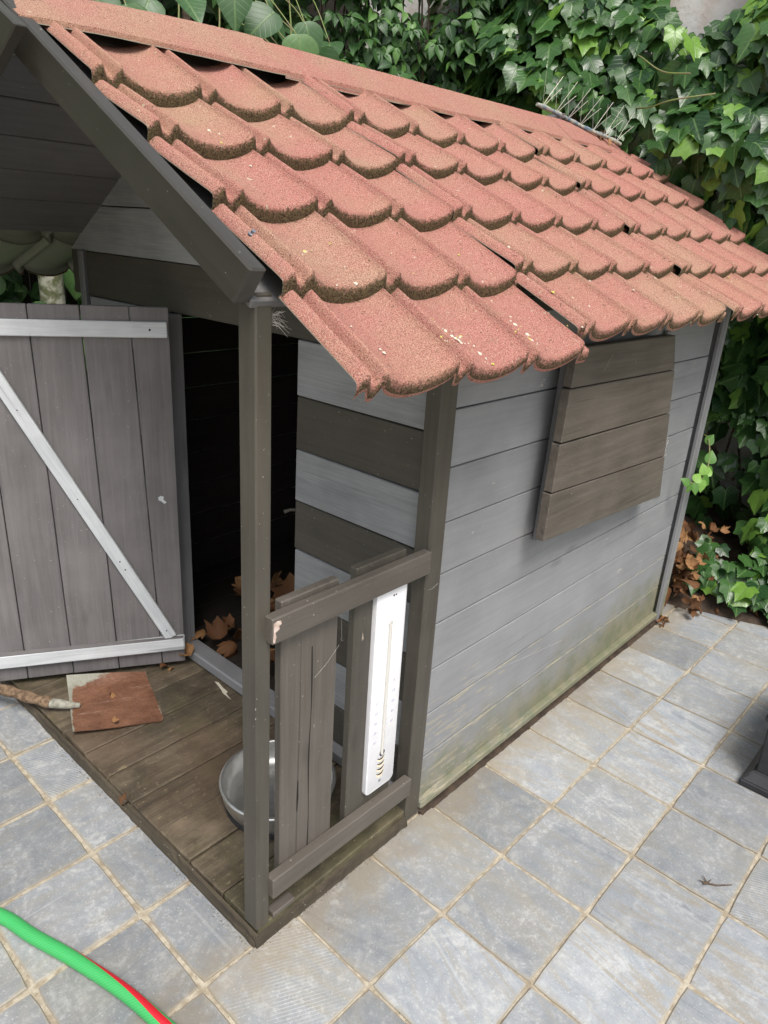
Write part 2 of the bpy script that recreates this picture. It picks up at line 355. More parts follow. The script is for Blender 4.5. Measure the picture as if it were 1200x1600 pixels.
def tube(name, pts, rad, mat, parent=None, seg=8, caps=True, attr_twist=None, closed=False):
    pts = [Vector(p) for p in pts]; n = len(pts); V = []; F = []; ua = []
    rads = rad if isinstance(rad, (list, tuple)) else [rad] * n
    prev = None; dist = 0
    for i, p in enumerate(pts):
        d = (pts[min(i + 1, n - 1)] - pts[max(i - 1, 0)]).normalized()
        if prev is None: a = d.orthogonal().normalized()
        else: a = (prev - d * prev.dot(d)).normalized()
        prev = a; b = d.cross(a)
        if i: dist += (p - pts[i - 1]).length
        for k in range(seg):
            t = 2 * math.pi * k / seg
            V.append(p + (a * math.cos(t) + b * math.sin(t)) * rads[i]); ua.append((dist, k / seg, 0))
    for i in range(n - 1):
        for k in range(seg):
            k2 = (k + 1) % seg; F.append((i * seg + k, i * seg + k2, (i + 1) * seg + k2, (i + 1) * seg + k))
    if caps: F.append(tuple(range(seg))[::-1]); F.append(tuple(range((n - 1) * seg, n * seg)))
    return (V, F, ua) if name is None else mk(name, V, F, mat, parent, smooth=True, attrs={'loc': ua}, sharp=50)
def merge(parts):
    V, F = [], []
    for v, f in parts:
        o = len(V); V += list(v); F += [tuple(i + o for i in q) for q in f]
    return V, F
def spl(pts, n):
    """Catmull-Rom through pts"""
    pts = [Vector(p) for p in pts]; P = [pts[0] * 2 - pts[1]] + pts + [pts[-1] * 2 - pts[-2]]; out = []
    for i in range(1, len(P) - 2):
        for k in range(n):
            t = k / n; a, b, c, d = P[i - 1:i + 3]
            out.append(.5 * ((2 * b) + (c - a) * t + (2 * a - 5 * b + 4 * c - d) * t * t + (3 * b - a - 3 * c + d) * t ** 3))
    out.append(pts[-1]); return out

# ================================================================== GROUND
g = mk('ground', [(-30, -30, -.012), (30, -30, -.012), (30, 30, -.012), (-30, 30, -.012)], [(0, 1, 2, 3)], MORTAR)
tag(g, 'flat ground of sandy mortar beneath the paving', kind='structure')
patio = mk('patio', [(-1.6, -1.9, -.0045), (2.2, -1.9, -.0045), (2.2, 2.05, -.0045), (-1.6, 2.05, -.0045)], [(0, 1, 2, 3)], MORTAR)
tag(patio, 'sandy mortar bed with square grey slate paving tiles', kind='structure')
OX, OY, YAW, TX, TY = .0915, -.0003, -.0073, .2, .19474
def gp(i, j):
    u, v = i * TX, -j * TY; c, s = math.cos(YAW), math.sin(YAW)
    return OX + c * u - s * v, OY + s * u + c * v
npv = 0
for i in range(-7, 10):
    for j in range(-9, 8):
        x0, y0 = gp(i, j + 1)
        if x0 > .12 and x0 < 1.55 and y0 > .06 and y0 < 1.05: continue
        if x0 > 1.75 and y0 > .0: continue
        if x0 > 1.92 - .0 * y0 and y0 > -.42: continue
        npv += 1
        left = y0 > -.03 or x0 < -.13
        gap = .0040 if left else .0024
        w, h = TX - gap * 2, TY - gap * 2
        rs = random.Random(i * 100 + j); ring = []
        N = 6
        for sd_, (ax, ay, bx, by) in enumerate([(0, 0, 1, 0), (1, 0, 1, 1), (1, 1, 0, 1), (0, 1, 0, 0)]):
            for k in range(N):
                t = k / N; px, py = ax + (bx - ax) * t, ay + (by - ay) * t
                jx = rs.uniform(-.0008, .0008); X, Y = px * w, py * h
                if k == 0:
                    X += .0022 * (1 if px == 0 else -1); Y += .0022 * (1 if py == 0 else -1)
                else: X += jx; Y += rs.uniform(-.0008, .0008)
                ring.append((X, Y))
        cx, cy = w / 2, h / 2; V = []; E_ = []; n = len(ring)
        dz = rs.uniform(-.0014, .0016); tx_, ty_ = rs.uniform(-.006, .006), rs.uniform(-.006, .006)
        def Z(X, Y, q): return q + dz + tx_ * (X - cx) + ty_ * (Y - cy)
        for lev, (ins, zz, ee) in enumerate([(0, -.012, 1.1), (0, -.0024, 1.1), (.0018, -.0003, .95), (.008, .0, .50), (.022, .0, 0.0)]):
            for (X, Y) in ring:
                dx, dy = cx - X, cy - Y
                X2 = X + math.copysign(min(abs(dx), ins), dx); Y2 = Y + math.copysign(min(abs(dy), ins), dy)
                V.append((X2, Y2, Z(X2, Y2, zz))); E_.append(ee)
        F = []
        for l_ in range(4):
            for k in range(n):
                k2 = (k + 1) % n; F.append((l_ * n + k, l_ * n + k2, (l_ + 1) * n + k2, (l_ + 1) * n + k))
        F.append(tuple(range(4 * n, 5 * n)))
        a = rs.choice([0, 0, 0, .35, -.3, 1.57 if left else .15]); ro = (rs.uniform(0, 50), rs.uniform(0, 50), rs.uniform(0, 9))
        loc = [(math.cos(a) * X - math.sin(a) * Y + ro[0], math.sin(a) * X + math.cos(a) * Y + ro[1], ro[2]) for X, Y, _ in V]
        # streaks run along the y side on the right hand paving
        if not left: loc = [(q[1], q[0], q[2]) for q in loc]
        ob = mk('paving_tile', V, F, PAVER, patio, attrs={'loc': loc, 'edge': E_})
        ob.location = (x0 + gap + TX * 0, y0 + gap, 0); ob.rotation_euler.z = YAW
        pale = (.10 + rs.uniform(0, .28)) if left else (.60 + rs.uniform(-.34, .40))
        if x0 > -.15 and x0 < .3 and y0 < -.1 and y0 > -.5: pale = .5 + rs.uniform(-.2, .2)
        ob.color = (pale, 0, 0, 1)

# soil bed to the right of / behind the playhouse, rising to the garden wall
V = []; F = []; nx, ny = 34, 90
for a in range(nx):
    for b in range(ny):
        y = -1.9 + 4.2 * b / (ny - 1)
        xe = 1.875 - .38 * min(0, y + .02) if y < .12 else 1.80
        x = xe + (2.62 - xe) * a / (nx - 1); t = a / (nx - 1)
        z = .004 + .16 * t ** .8 + .045 * noise.noise(Vector((x * 5, y * 5, 0))) * min(1, t * 5) + .02 * noise.noise(Vector((x * 17, y * 17, 3))) * min(1, t * 6)
        if y > .08: z += .12 * min(1, (y - .08) * 4) * t
        V.append((x + .02 * noise.noise(Vector((y * 6, 0, 9))) * (1 - t), y, max(z, -.003) if a else -.004))
for a in range(nx - 1):
    for b in range(ny - 1): F.append((a * ny + b, (a + 1) * ny + b, (a + 1) * ny + b + 1, a * ny + b + 1))
soil = mk('soil_bed', V, F, SOIL, smooth=True)
tag(soil, 'dark earth bank behind the paving under the ivy', kind='structure')
V = []; F = []
for a in range(20):
    for b in range(12):
        x = -1.7 + 4.2 * a / 19; y = 1.5 + 1.4 * b / 11
        V.append((x, y, .0 + .03 * noise.noise(Vector((x * 4, y * 4, 2))) + (.02 if b else -.02)))
for a in range(19):
    for b in range(11): F.append((a * 12 + b, (a + 1) * 12 + b, (a + 1) * 12 + b + 1, a * 12 + b + 1))
tag(mk('soil', V, F, SOIL, smooth=True), 'dark soil beyond the far side of the playhouse', kind='structure')

# ================================================================== PLAYHOUSE
H = empty('playhouse', (0, 0, 0))
tag(H, 'grey and taupe wooden playhouse with red tiled roof and open striped porch', 'playhouse')
XF, XB = .425, 1.745          # front / back wall planes of the room
YR, YL = .006, 1.285          # right / left outer faces
AP, ZE, SL = .680, 1.1463, math.tan(.5473)
def zu(y, off=-.008):          # underside of the roof boards
    return ZE + off + SL * (y if y < AP else 2 * AP - y)
# --- side wall (right), planks along x
zs = [.030, .140, .252, .362, .470, .581, .690, .800, .910, 1.02, 1.085]
for k in range(len(zs) - 1):
    board('wall_plank', (.452, YR + .003, zs[k] + .001), (1.715 - .452, 0, -.006), (0, 0, zs[k + 1] - zs[k] - .0030), (0, .016, 0), GREY, H, bev=.0013, back=INSHADE, backdir=(0, 1, 0))
board('shade_backing', (.44, YR + .020, .02), (1.29, 0, 0), (0, 0, 1.06), (0, .004, 0), INSHADE, H, bev=0)  # added dark sheet, its colour deepens the room and plank-gap shade
board('base_batten', (.452, -.007, .012), (1.285, 0, 0), (0, 0, .019), (0, .022, 0), GREY, H, bev=.003)
# --- left wall, back wall
for k in range(len(zs) - 1):
    board('wall_plank', (.44, YL - .018, zs[k]), (1.30, 0, 0), (0, 0, zs[k + 1] - zs[k] - .003), (0, .016, 0), GREY, H, back=INSHADE, backdir=(0, -1, 0))
zb = zs[:-1] + [1.02 + .112 * k for k in range(6)]
for k in range(len(zb) - 1):
    z0, z1 = zb[k], zb[k + 1] - .003
    if z0 > 1.10 - .05:
        i0 = max(YR, (z0 - ZE + .035) / SL); i1 = max(YR, (z1 - ZE + .035) / SL)
        if i1 > AP: i1 = AP - .004
        if i0 > AP - .01: break
        w = YL - YR
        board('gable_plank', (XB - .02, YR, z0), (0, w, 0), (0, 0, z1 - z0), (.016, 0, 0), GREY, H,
              cut=[((i0 - YR) / w, 0), (1 - (i0 - YR) / w, 0), (1 - (i1 - YR) / w, 1), ((i1 - YR) / w, 1)], back=INSHADE, backdir=(-1, 0, 0))
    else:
        board('wall_plank', (XB - .02, YR + .02, z0), (0, YL - YR - .04, 0), (0, 0, z1 - z0), (.016, 0, 0), GREY, H, back=INSHADE, backdir=(-1, 0, 0))
# --- front wall of the room: alternating light / dark planks
fz = [.035, .166, .283, .400, .516, .633, .750, .866, .9825, 1.099, 1.215, 1.332, 1.449, 1.56]
DY0, DY1 = .3935, .842         # door opening
for k in range(len(fz) - 1):
    mt = TAUPE if k % 2 == 0 else GREYF
    z0, z1 = fz[k] + .0012, fz[k + 1] - .0012
    if z0 < .96:
        board('striped_plank', (XF, .036, z0), (0, DY0 - .036, 0), (0, 0, z1 - z0), (.017, 0, 0), mt, H, back=INSHADE, backdir=(1, 0, 0), jit=.0012)
        board('striped_plank', (XF, DY1 + .036, z0), (0, 1.262 - DY1 - .036, 0), (0, 0, z1 - z0), (.017, 0, 0), mt, H, back=INSHADE, backdir=(1, 0, 0), jit=.0012)
    else:
        mt = TAUPE if k == 8 else GREYF
        i0 = max(.012, (z0 - ZE + .037) / SL); i1 = max(.012, (z1 - ZE + .037) / SL)
        i0, i1 = min(i0, AP - .01), min(i1, AP - .008); w = 2 * AP
        if i0 >= AP - .02: break
        board('gable_plank', (XF, 0, z0), (0, w, 0), (0, 0, z1 - z0), (.017, 0, 0), mt, H, cut=[(i0 / w, 0), (1 - i0 / w, 0), (1 - i1 / w, 1), (i1 / w, 1)], back=INSHADE, backdir=(1, 0, 0), jit=.0012)
# door frame, threshold
board('door_jamb', (XF - .030, DY1 + .0, .045), (0, 0, .935), (0, .036, 0), (.050, 0, 0), GREYT, H)
board('door_jamb', (XF + .018, DY0 + .0, .045), (0, 0, .935), (0, -.03, 0), (.02, 0, 0), TAUPE, H)
board('threshold', (XF - .026, .037, .036), (0, DY1 - .037 + .02, 0), (.0535, 0, 0), (0, 0, .030), GREYT, H, bev=.004, jit=.001)
# posts
def post(x0, x1, y0, y1, z0, z1, mat=TAUPE, lean=(0, 0)):
    return board('post', (x0, y0, z0), (lean[0], lean[1], z1 - z0), (x1 - x0, 0, 0), (0, y1 - y0, 0), mat, H, bev=.0025, jit=.0006)
post(.0025, .031, -.001, .036, .030, 1.118, TAUPE, (.010, .006))
post(.4045, .4505, -.002, .0345, .003, 1.10, TAUPE)
post(.0, .03, 1.245, 1.282, .030, 1.11)
post(.415, .440, 1.268, 1.295, .0, 1.10, GREYT)
board('corner_trim', (1.716, -.010, .0), (.012, 0, 1.07), (.022, 0, 0), (0, .012, 0), GREYT, H)
board('corner_trim', (1.739, -.004, .0), (.012, 0, 1.07), (.040, 0, 0), (0, .026, 0), GREY, H)
board('corner_trim', (1.748, YL - .01, .0), (0, 0, 1.09), (.03, 0, 0), (0, .03, 0), GREYT, H)
# floor of the room
for k in range(11):
    board('floor_plank', (XF + .03, .03 + .113 * k, .012), (1.27, 0, 0), (0, .111, 0), (0, 0, .022), INSHADE, H)
# porch deck
NB = 12; bw = 1.27 / NB
for k in range(NB):
    board('deck_board', (.004 + random.uniform(0, .003), .002 + bw * k, .004), (.425, 0, 0), (0, bw - .0026, 0), (0, 0, .0285 + random.uniform(-.0012, .0012)), DECKG if k == 0 else DECK, H, bev=.0022, jit=.0016)
def rough_strip(name, a, b, out, w, h, mat, seed):
    """weathered board edge: top and outer face eroded along its length"""
    a, b, out = Vector(a), Vector(b), Vector(out); n = 90; V = []; loc = []; F = []
    for i in range(n + 1):
        t = i / n; p = a.lerp(b, t); L = (b - a).length * t
        e1 = .0032 * noise.noise(Vector((L * 45, seed, 0))) + .0022 * noise.noise(Vector((L * 14, seed, 3)))
        e2 = .0030 * noise.noise(Vector((L * 38, seed, 7))); chip = .004 if noise.noise(Vector((L * 22, seed, 11))) > .38 else 0
        for (o, z) in ((0, 0), (w + e1 * .6 + .002, 0), (w + e1, h * .45), (w * .75 + e1 - chip, h + e2 - chip * .8), (0, h + .001 + e2 * .3)):
            V.append(p + out * o + Vector((0, 0, z))); loc.append((L * 1.0 + seed, o * 1.0, z))
    for i in range(n):
        for k in range(5):
            q = (k + 1) % 5; F.append((i * 5 + k, i * 5 + q, (i + 1) * 5 + q, (i + 1) * 5 + k))
    F += [tuple(range(5))[::-1], tuple(range(n * 5, n * 5 + 5))]
    bm = bmesh.new(); bv = [bm.verts.new(v) for v in V]
    for f in F: bm.faces.new([bv[q] for q in f])
    return from_bm(name, bm, mat, H, locaxes=((b - a), out, (0, 0, 1)))
rough_strip('deck_edge', (.0045, -.004, 0), (.0045, 1.283, 0), (-1, 0, 0), .0085, .022, DECKE, 1)
rough_strip('deck_edge', (-.004, .0018, 0), (.404, .0018, 0), (0, -1, 0), .0090, .019, DECKE, 5)

dl = rough_strip('dirt', (.452, -.001, -.002), (1.76, -.001, -.002), (0, -1, 0), .012, .007, SOIL, 9); dl['kind'] = 'stuff'
# --- porch side railing
board('rail', (.026, -.014, .6125), (.376, .001, -.001), (0, 0, .045), (0, .020, 0), TAUPEB, H, bev=.002)
board('rail', (.030, -.012, .0935), (.374, .001, -.006), (0, 0, .044), (0, .021, 0), TAUPEB, H, bev=.002)
board('rail_block', (.038, -.004, .0345), (.052, 0, 0), (0, .022, 0), (0, 0, .011), TAUPEB, H)
board('picket', (.062, .0085, .092), (0, 0, .573), (.124, 0, 0), (0, .017, 0), TAUPEB, H, bev=.002, label='wide rail board with a long dark crack, nearest the front post')
board('picket', (.226, .0085, .090), (0, 0, .579), (.128, 0, 0), (0, .017, 0), TAUPE, H, bev=.002, label='rail board carrying the thermometer')
# split in the first picket
ck = [(.126, .0072, .1), (.128, .0072, .2), (.1255, .0072, .33), (.129, .0072, .45), (.1275, .0072, .56)]
V, F = [], []
for a, (x, y, z) in enumerate(spl(ck, 4)):
    wv = .0007 + .0005 * math.sin(a); V += [(x - wv, y + .0007, z), (x + wv, y + .0007, z), (x + wv, y + .002, z), (x - wv, y + .002, z)]
n = len(V) // 4
for a in range(n - 1):
    for q in range(4): F.append((a * 4 + q, a * 4 + (q + 1) % 4, a * 4 + 4 + (q + 1) % 4, a * 4 + 4 + q))
mk('crack', V, F, DARKHOLE, H)
V, F = merge([([(.100, .0072, .232), (.1025, .0072, .262), (.1015, .0072, .300), (.0995, .0072, .262), (.100, .009, .232), (.1025, .009, .262), (.1015, .009, .300), (.0995, .009, .262)], [(0, 1, 2, 3), (4, 7, 6, 5), (0, 4, 5, 1), (1, 5, 6, 2), (2, 6, 7, 3), (3, 7, 4, 0)])])
mk('crack', V, F, DARKHOLE, H)

# --- window shutter on the side wall
sh = [(.766, .770, 1.300, 1.262, .924, .912, 1.005, 1.000), (.758, .763, 1.327, 1.303, .810, .796, .921, .909), (.750, .755, 1.356, 1.332, .702, .673, .807, .793), (.744, .748, 1.384, 1.358, .592, .549, .699, .670)]
SP = board('shutter', (.80, -.029, .62), (.46, 0, 0), (0, 0, .38), (0, .004, 0), INSHADE, H, bev=0, label='closed window shutter of four weathered taupe planks')
for (x0, x0t, x1, x1t, zl, zr, zl1, zr1) in sh:
    L = x1 - x0; hgt = zl1 - zr
    board('shutter_plank', (x0, -.052, zr), (L, 0, 0), (0, 0, hgt), (0, .022, 0), SHUT, SP, bev=.0016, jit=.0004,
          cut=[(0, (zl - zr) / hgt), (1, 0), ((x1t - x0) / L, (zr1 - zr) / hgt), ((x0t - x0) / L, 1)])
board('window_trim', (.797, -.009, .562), (.014, 0, .44), (.019, 0, 0), (0, .014, 0), GREYT, H)
board('hinge_block', (.86, -.030, .93), (.30, 0, 0), (0, 0, .03), (0, .034, 0), TAUPE, H)
board('window_trim', (1.330, -.006, .60), (.0, 0, .40), (.02, 0, 0), (0, .009, 0), GREYT, H)

# --- door leaf, swung open over the deck
DA = Vector((.374, .7845, .052)); dd = Vector((.240 - .3763, .8621 - .7828, 0)).normalized(); dn = Vector((dd.y, -dd.x, 0))
if dn.dot(Vector((-.57, -.74, 0)) - Vector((DA.x, DA.y, 0))) < 0: dn = -dn
door = empty('door', (0, 0, 0)); door.parent = H
dt = [0, .087, .192, .300, .405, .505]; db = [0, .062, .174, .288, .399, .5]
DH = .952
for k in range(5):
    n_ = 1.0
    board('door_plank', DA + Vector((0, 0, .0)) - dn * .016, dd * 1.0, Vector((0, 0, DH)), dn * .016, DOORM, door, bev=.0016,
          cut=[(db[k] + .001, 0), (db[k + 1] - .001, 0), (dt[k + 1] - .001, 1), (dt[k] + .001, 1)])
def locfix(ob):
    # planks of the door run vertically: swap grain axis
    me = ob.data; n = len(me.vertices); a = np.empty(n * 3, np.float32); me.attributes['loc'].data.foreach_get('vector', a)
    a = a.reshape(-1, 3)[:, [1, 0, 2]]; me.attributes['loc'].data.foreach_set('vector', a.ravel().copy())
for ob in [o for o in bpy.data.objects if o.name.startswith('door_plank')]: locfix(ob)
board('batten', DA + Vector((0, 0, .884)) + dd * .006, dd * .50, Vector((0, 0, .036)), dn * .011, WHITEW, door, bev=.002)
board('batten', DA + Vector((0, 0, .044)) + dd * .000, dd * .50, Vector((0, 0, .040)), dn * .015, WHITEW, door, bev=.003, jit=.002)
board('batten', DA + Vector((0, 0, .082)) + dd * .004, dd * .50, Vector((0, 0, .003)), dn * .0155, DOORM, door, bev=0)
p0 = DA + dd * .0205 + Vector((0, 0, .091)); p1 = DA + dd * .405 + Vector((0, 0, .884)); Ld = p1 - p0; wd = Vector((0, 0, 1)).cross(dn); 
pw = Ld.normalized().cross(dn)
pw = pw if pw.dot(dd) > 0 else -pw
board('brace', p0, Ld, pw * .031, dn * .0115, WHITEW, door, bev=.0018)
V, F = [], []
def disc(c, n, r, h=.0012, seg=8):
    n = Vector(n).normalized(); a = n.orthogonal().normalized(); b = n.cross(a); c = Vector(c)
    v = [c + (a * math.cos(2 * math.pi * k / seg) + b * math.sin(2 * math.pi * k / seg)) * r for k in range(seg)]
    v += [q + n * h for q in v]
    f = [tuple(range(seg))[::-1], tuple(range(seg, 2 * seg))] + [(k, (k + 1) % seg, seg + (k + 1) % seg, seg + k) for k in range(seg)]
    return v, f
for t in (.03, .27, .30, .52, .8):
    V, F = disc(p0 + Ld * t + pw * .016 + dn * .0112, dn, .0022 if t < .5 else .0015, .0008); mk('screw', V, F, DARKHOLE, door)
V, F = disc(DA + dd * .045 + Vector((0, 0, .902)) + dn * .0105, dn, .0026, .0009); mk('screw', V, F, DARKHOLE, door)
V, F = disc(DA + dd * .045 + Vector((0, 0, .062)) + dn * .0145, dn, .002, .0009); mk('screw', V, F, DARKHOLE, door)
# peeled paint patch on the door (thin raised flake)
fl = [(0, 0), (.006, .004), (.014, .001), (.012, -.006), (.020, -.014), (.014, -.018), (.006, -.010), (.001, -.008)]
c0 = DA + dd * .048 + Vector((0, 0, .487)); V = [c0 - dd * a + Vector((0, 0, b)) + dn * q for q in (-.0002, .0006) for a, b in fl]; n = len(fl)
mk('paint_flake', V, [tuple(range(n))[::-1], tuple(range(n, 2 * n))] + [(k, (k + 1) % n, n + (k + 1) % n, n + k) for k in range(n)], WHITEW, door, attrs={'loc': [(v.x, v.y, v.z) for v in V]})

# --- barge boards, rafters and ceiling planks
cs, sn = math.cos(.5473), math.sin(.5473)
TH = .5235
us = Vector((0, math.cos(TH), math.sin(TH))); un = Vector((0, -math.sin(TH), math.cos(TH)))
b0 = Vector((-.019, -.0265, 1.1485)); Lb = .735
board('barge_board', b0, us * Lb, -un * .0555, (.026, 0, 0), BARGE, H, bev=.003, cut=[(0, 0), (1, 0), (1, 1), (.0125, 1)])
V = [(-.060, .437, 1.4356), (-.060, .60, 1.520), (-.060, 1.42, 1.120), (-.060, 1.42, .95)]
bm = bmesh.new(); vs = [bm.verts.new(Vector(v) + Vector((d, 0, 0))) for d in (0, .018) for v in V]
bm.faces.new(vs[:4]); bm.faces.new(vs[4:][::-1])
for i in range(4): bm.faces.new([vs[i], vs[(i + 1) % 4], vs[4 + (i + 1) % 4], vs[4 + i]])
bmesh.ops.bevel(bm, geom=list(bm.edges), offset=.002, segments=1, affect='EDGES')
from_bm('barge_board', bm, BARGE, H, locaxes=((0, .85, -.5), (0, .5, .85), (1, 0, 0)))
us2 = Vector((0, cs, sn)); un2 = Vector((0, -sn, cs))
Lr = (AP) / cs
nb = 7; w_ = Lr / nb
for k in range(nb):
    for side in (0, 1):
        for (xa, xb) in ((.004, 2.02),):
            o = Vector((xa, 0, ZE - .036)) + us2 * (w_ * k); L = Vector((xb - xa, 0, 0)); Wv = us2 * (w_ - .0042); T = -un2 * .013
            if side and k == 0: o = o + us2 * .085; Wv = us2 * (w_ - .087)
            if side: o.y = 2 * AP - o.y; Wv = Vector((0, -Wv.y, Wv.z)); T = Vector((0, -T.y, T.z))
            board('ceiling_plank', o, L, Wv, T, CEIL, H, bev=.002)
# eave battens that carry the sheets
board('eave_batten', (.46, -.022, 1.075), (1.5, 0, 0), (0, .02, 0), (0, 0, .026), BARGE, H)

# --- metal tile sheets
PITCH = .1645; DP = .0240; HS = .0225
def wave(u):
    u = u % 1.0
    def sm(t): t = max(0, min(1, t)); return t * t * (3 - 2 * t)
    if u < .085: return .22 + .74 * sm((u - .012) / .06)
    if u < .885:
        t = (u - .085) / .80; q = math.sin(math.pi * t)
        return .96 + .04 * t - 1.0 * q ** .60
    return 1.0 - .78 * sm((u - .895) / .075)
US = [0, .012, .024, .036, .048, .060, .072, .085, .092, .105, .125, .155, .19, .25, .33, .42, .5, .58, .67, .74, .80, .835, .86, .875, .885, .895, .91, .925, .94, .955, .97, .985, 1.0]
sheets = [dict(x=.020, rows=[.636, .452, .306, .146, -.036, -.219], npan=3, fl=.036, dx=[0, -.006, .004, .012, .001, -.024], lift=0),
          dict(x=.536, rows=[.636, .456, .315, .143, -.017, -.184], npan=4, fl=.036, dx=[0, -.012, .008, .004, .012, -.002], lift=.0125),
          dict(x=1.240, rows=[.636, .470, .316, .128, -.034, -.193], npan=5, fl=.030, dx=[0, .0, .008, -.012, .004, .012], lift=.0215)]
tuft = []
def roof_sheets(mirror):
    for si, sh_ in enumerate(sheets):
        # edge lip of the sheet: parent of its tiles
        X0 = sh_['x']; lift = sh_['lift']; rows = sh_['rows']
        def sagx(x): return 0
        def P(x, s, hgt):
            y = s * cs - hgt * sn; z = ZE + s * sn + hgt * cs
            return (x, 2 * AP - y if mirror else y, z)
        W_ = sh_['fl'] + sh_['npan'] * PITCH
        lipV = []; lipF = []
        parent_sheet = None
        tiles = []
        for r in range(5):
            sa, sb = rows[r], rows[r + 1]
            dxa, dxb = sh_['dx'][r], sh_['dx'][r + 1]
            tlist = [('flange', -1)] + [('roof_tile', k) for k in range(sh_['npan'])]
            for nm, k in tlist:
                if nm == 'flange': ulist = [-.19, -.175, -.155, -.135, -.10, -.06, -.035, -.012, 0]; x_off = sh_['fl']
                else: ulist = US + ([1.02, 1.05, 1.09, 1.13] if (k == sh_['npan'] - 1 and si < 2) else []); x_off = sh_['fl'] + k * PITCH
                rj = random.Random(si * 1000 + r * 50 + k + (500 if mirror else 0))
                V = []; A = []; U_ = []
                last = (r == 4)
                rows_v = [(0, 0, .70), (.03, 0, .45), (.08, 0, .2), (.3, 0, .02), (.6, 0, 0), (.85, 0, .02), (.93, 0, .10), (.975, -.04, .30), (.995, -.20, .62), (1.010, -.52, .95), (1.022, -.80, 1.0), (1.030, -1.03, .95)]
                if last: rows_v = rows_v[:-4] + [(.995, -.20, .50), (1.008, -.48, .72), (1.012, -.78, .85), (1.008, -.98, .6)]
                nU = len(ulist)
                for (v, drop, ms) in rows_v:
                    for u in ulist:
                        x = X0 + x_off + u * PITCH + dxa + (dxb - dxa) * min(v, 1)
                        s = sa + (sb - sa) * v
                        wv = wave(u) if u <= 1.0 else .22
                        if nm == 'flange' and u < -.06: wv = .46 + .50 * min(1, (u + .19) / .06) if u < -.10 else .96
                        h = DP * (wv - .55) + HS * (min(v, 1) - .5) + HS * drop
                        bulge = .0025 * math.sin(min(v, 1) * math.pi)
                        hn = .0012 * noise.noise(Vector((x * 9, s * 9, si * 3)))
                        far = max(0, x - 1.45); sag = 0
                        V.append(P(x, s, h + lift + bulge * 0 + hn + .001)); 
                        A.append(min(1, ms * (1 if v < .5 or True else 0))); U_.append(0)
                nV = len(rows_v); F = []
                for i in range(nV - 1):
                    for j in range(nU - 1):
                        q = (i * nU + j, (i + 1) * nU + j, (i + 1) * nU + j + 1, i * nU + j + 1)
                        F.append(q if not mirror else q[::-1])
                # underside copy
                n0 = len(V); nx_, ny_, nz_ = (0, -sn, cs) if not mirror else (0, sn, cs)
                for q in range(n0):
                    x, y, z = V[q]; V.append((x, y - ny_ * .0016, z - nz_ * .0016)); A.append(A[q] * .3); U_.append(0 if (last and not mirror and q >= n0 - 3 * nU) else 1)
                for f in list(F): F.append(tuple(n0 + i for i in f[::-1]))
                # rim at the lower edge and at the left edge of the flange
                for j in range(nU - 1):
                    a = (nV - 1) * nU + j; F.append((a, n0 + a, n0 + a + 1, a + 1) if not mirror else (a + 1, n0 + a + 1, n0 + a, a))
                if k == -1 or k == sh_['npan'] - 1:
                    jj = 0 if k == -1 else nU - 1
                    for i in range(nV - 1):
                        a = i * nU + jj; b = (i + 1) * nU + jj; F.append((a, n0 + a, n0 + b, b))
                tiles.append((nm, V, F, A, U_))
                if not mirror:
                    rr = random.Random(si * 77 + r * 7 + k)
                    for _ in range(int(34 if nm == 'roof_tile' else 7 if k == -1 else 0)):
                        u = rr.uniform(ulist[0] + .01, min(1, ulist[-1])); dr = rr.uniform(-1.0, -.25)
                        x = X0 + x_off + u * PITCH + dxb; wv = wave(u)
                        tuft.append((P(x, sb - .0006 + .0008 * dr, DP * (wv - .55) + HS * (.5 + dr) + lift), rr.uniform(.0008, .0019)))
        for (nm, V, F, A, U_) in tiles:
            if parent_sheet is None:
                # flanges joined into one edge strip = the sheet itself
                fl = [t for t in tiles if t[0] == 'flange']; VV = []; FF = []; AA = []; UU = []
                for (_, v, f, a, u) in fl:
                    o = len(VV); VV += v; FF += [tuple(i + o for i in q) for q in f]; AA += a; UU += u
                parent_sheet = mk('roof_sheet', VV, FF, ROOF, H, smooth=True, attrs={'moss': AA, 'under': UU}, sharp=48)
            if nm == 'roof_tile':
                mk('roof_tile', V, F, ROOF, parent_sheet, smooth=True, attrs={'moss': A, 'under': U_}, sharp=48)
roof_sheets(False); roof_sheets(True)
# moss tufts on the step faces: tiny blades, one joined part
V = []; F = []
rr = random.Random(5)
for (p, r) in tuft:
    p = Vector(p)
    for q in range(2):
        c = p + Vector((rr.uniform(-.002, .002), rr.uniform(-.0012, .0008), rr.uniform(-.0015, .0015)))
        d = Vector((rr.uniform(-.6, .6), -1.0 + rr.uniform(-.3, .3), rr.uniform(-.5, .7))).normalized()
        a = d.orthogonal().normalized(); b = d.cross(a); n = len(V); w = r * .45
        V += [c + a * w, c + (b * .87 - a * .5) * w, c + (-b * .87 - a * .5) * w, c + d * r]
        F += [(n, n + 1, n + 3), (n + 1, n + 2, n + 3), (n + 2, n, n + 3)]
mo = mk('moss', V, F, MOSSM, H); tag(mo, kind='stuff')
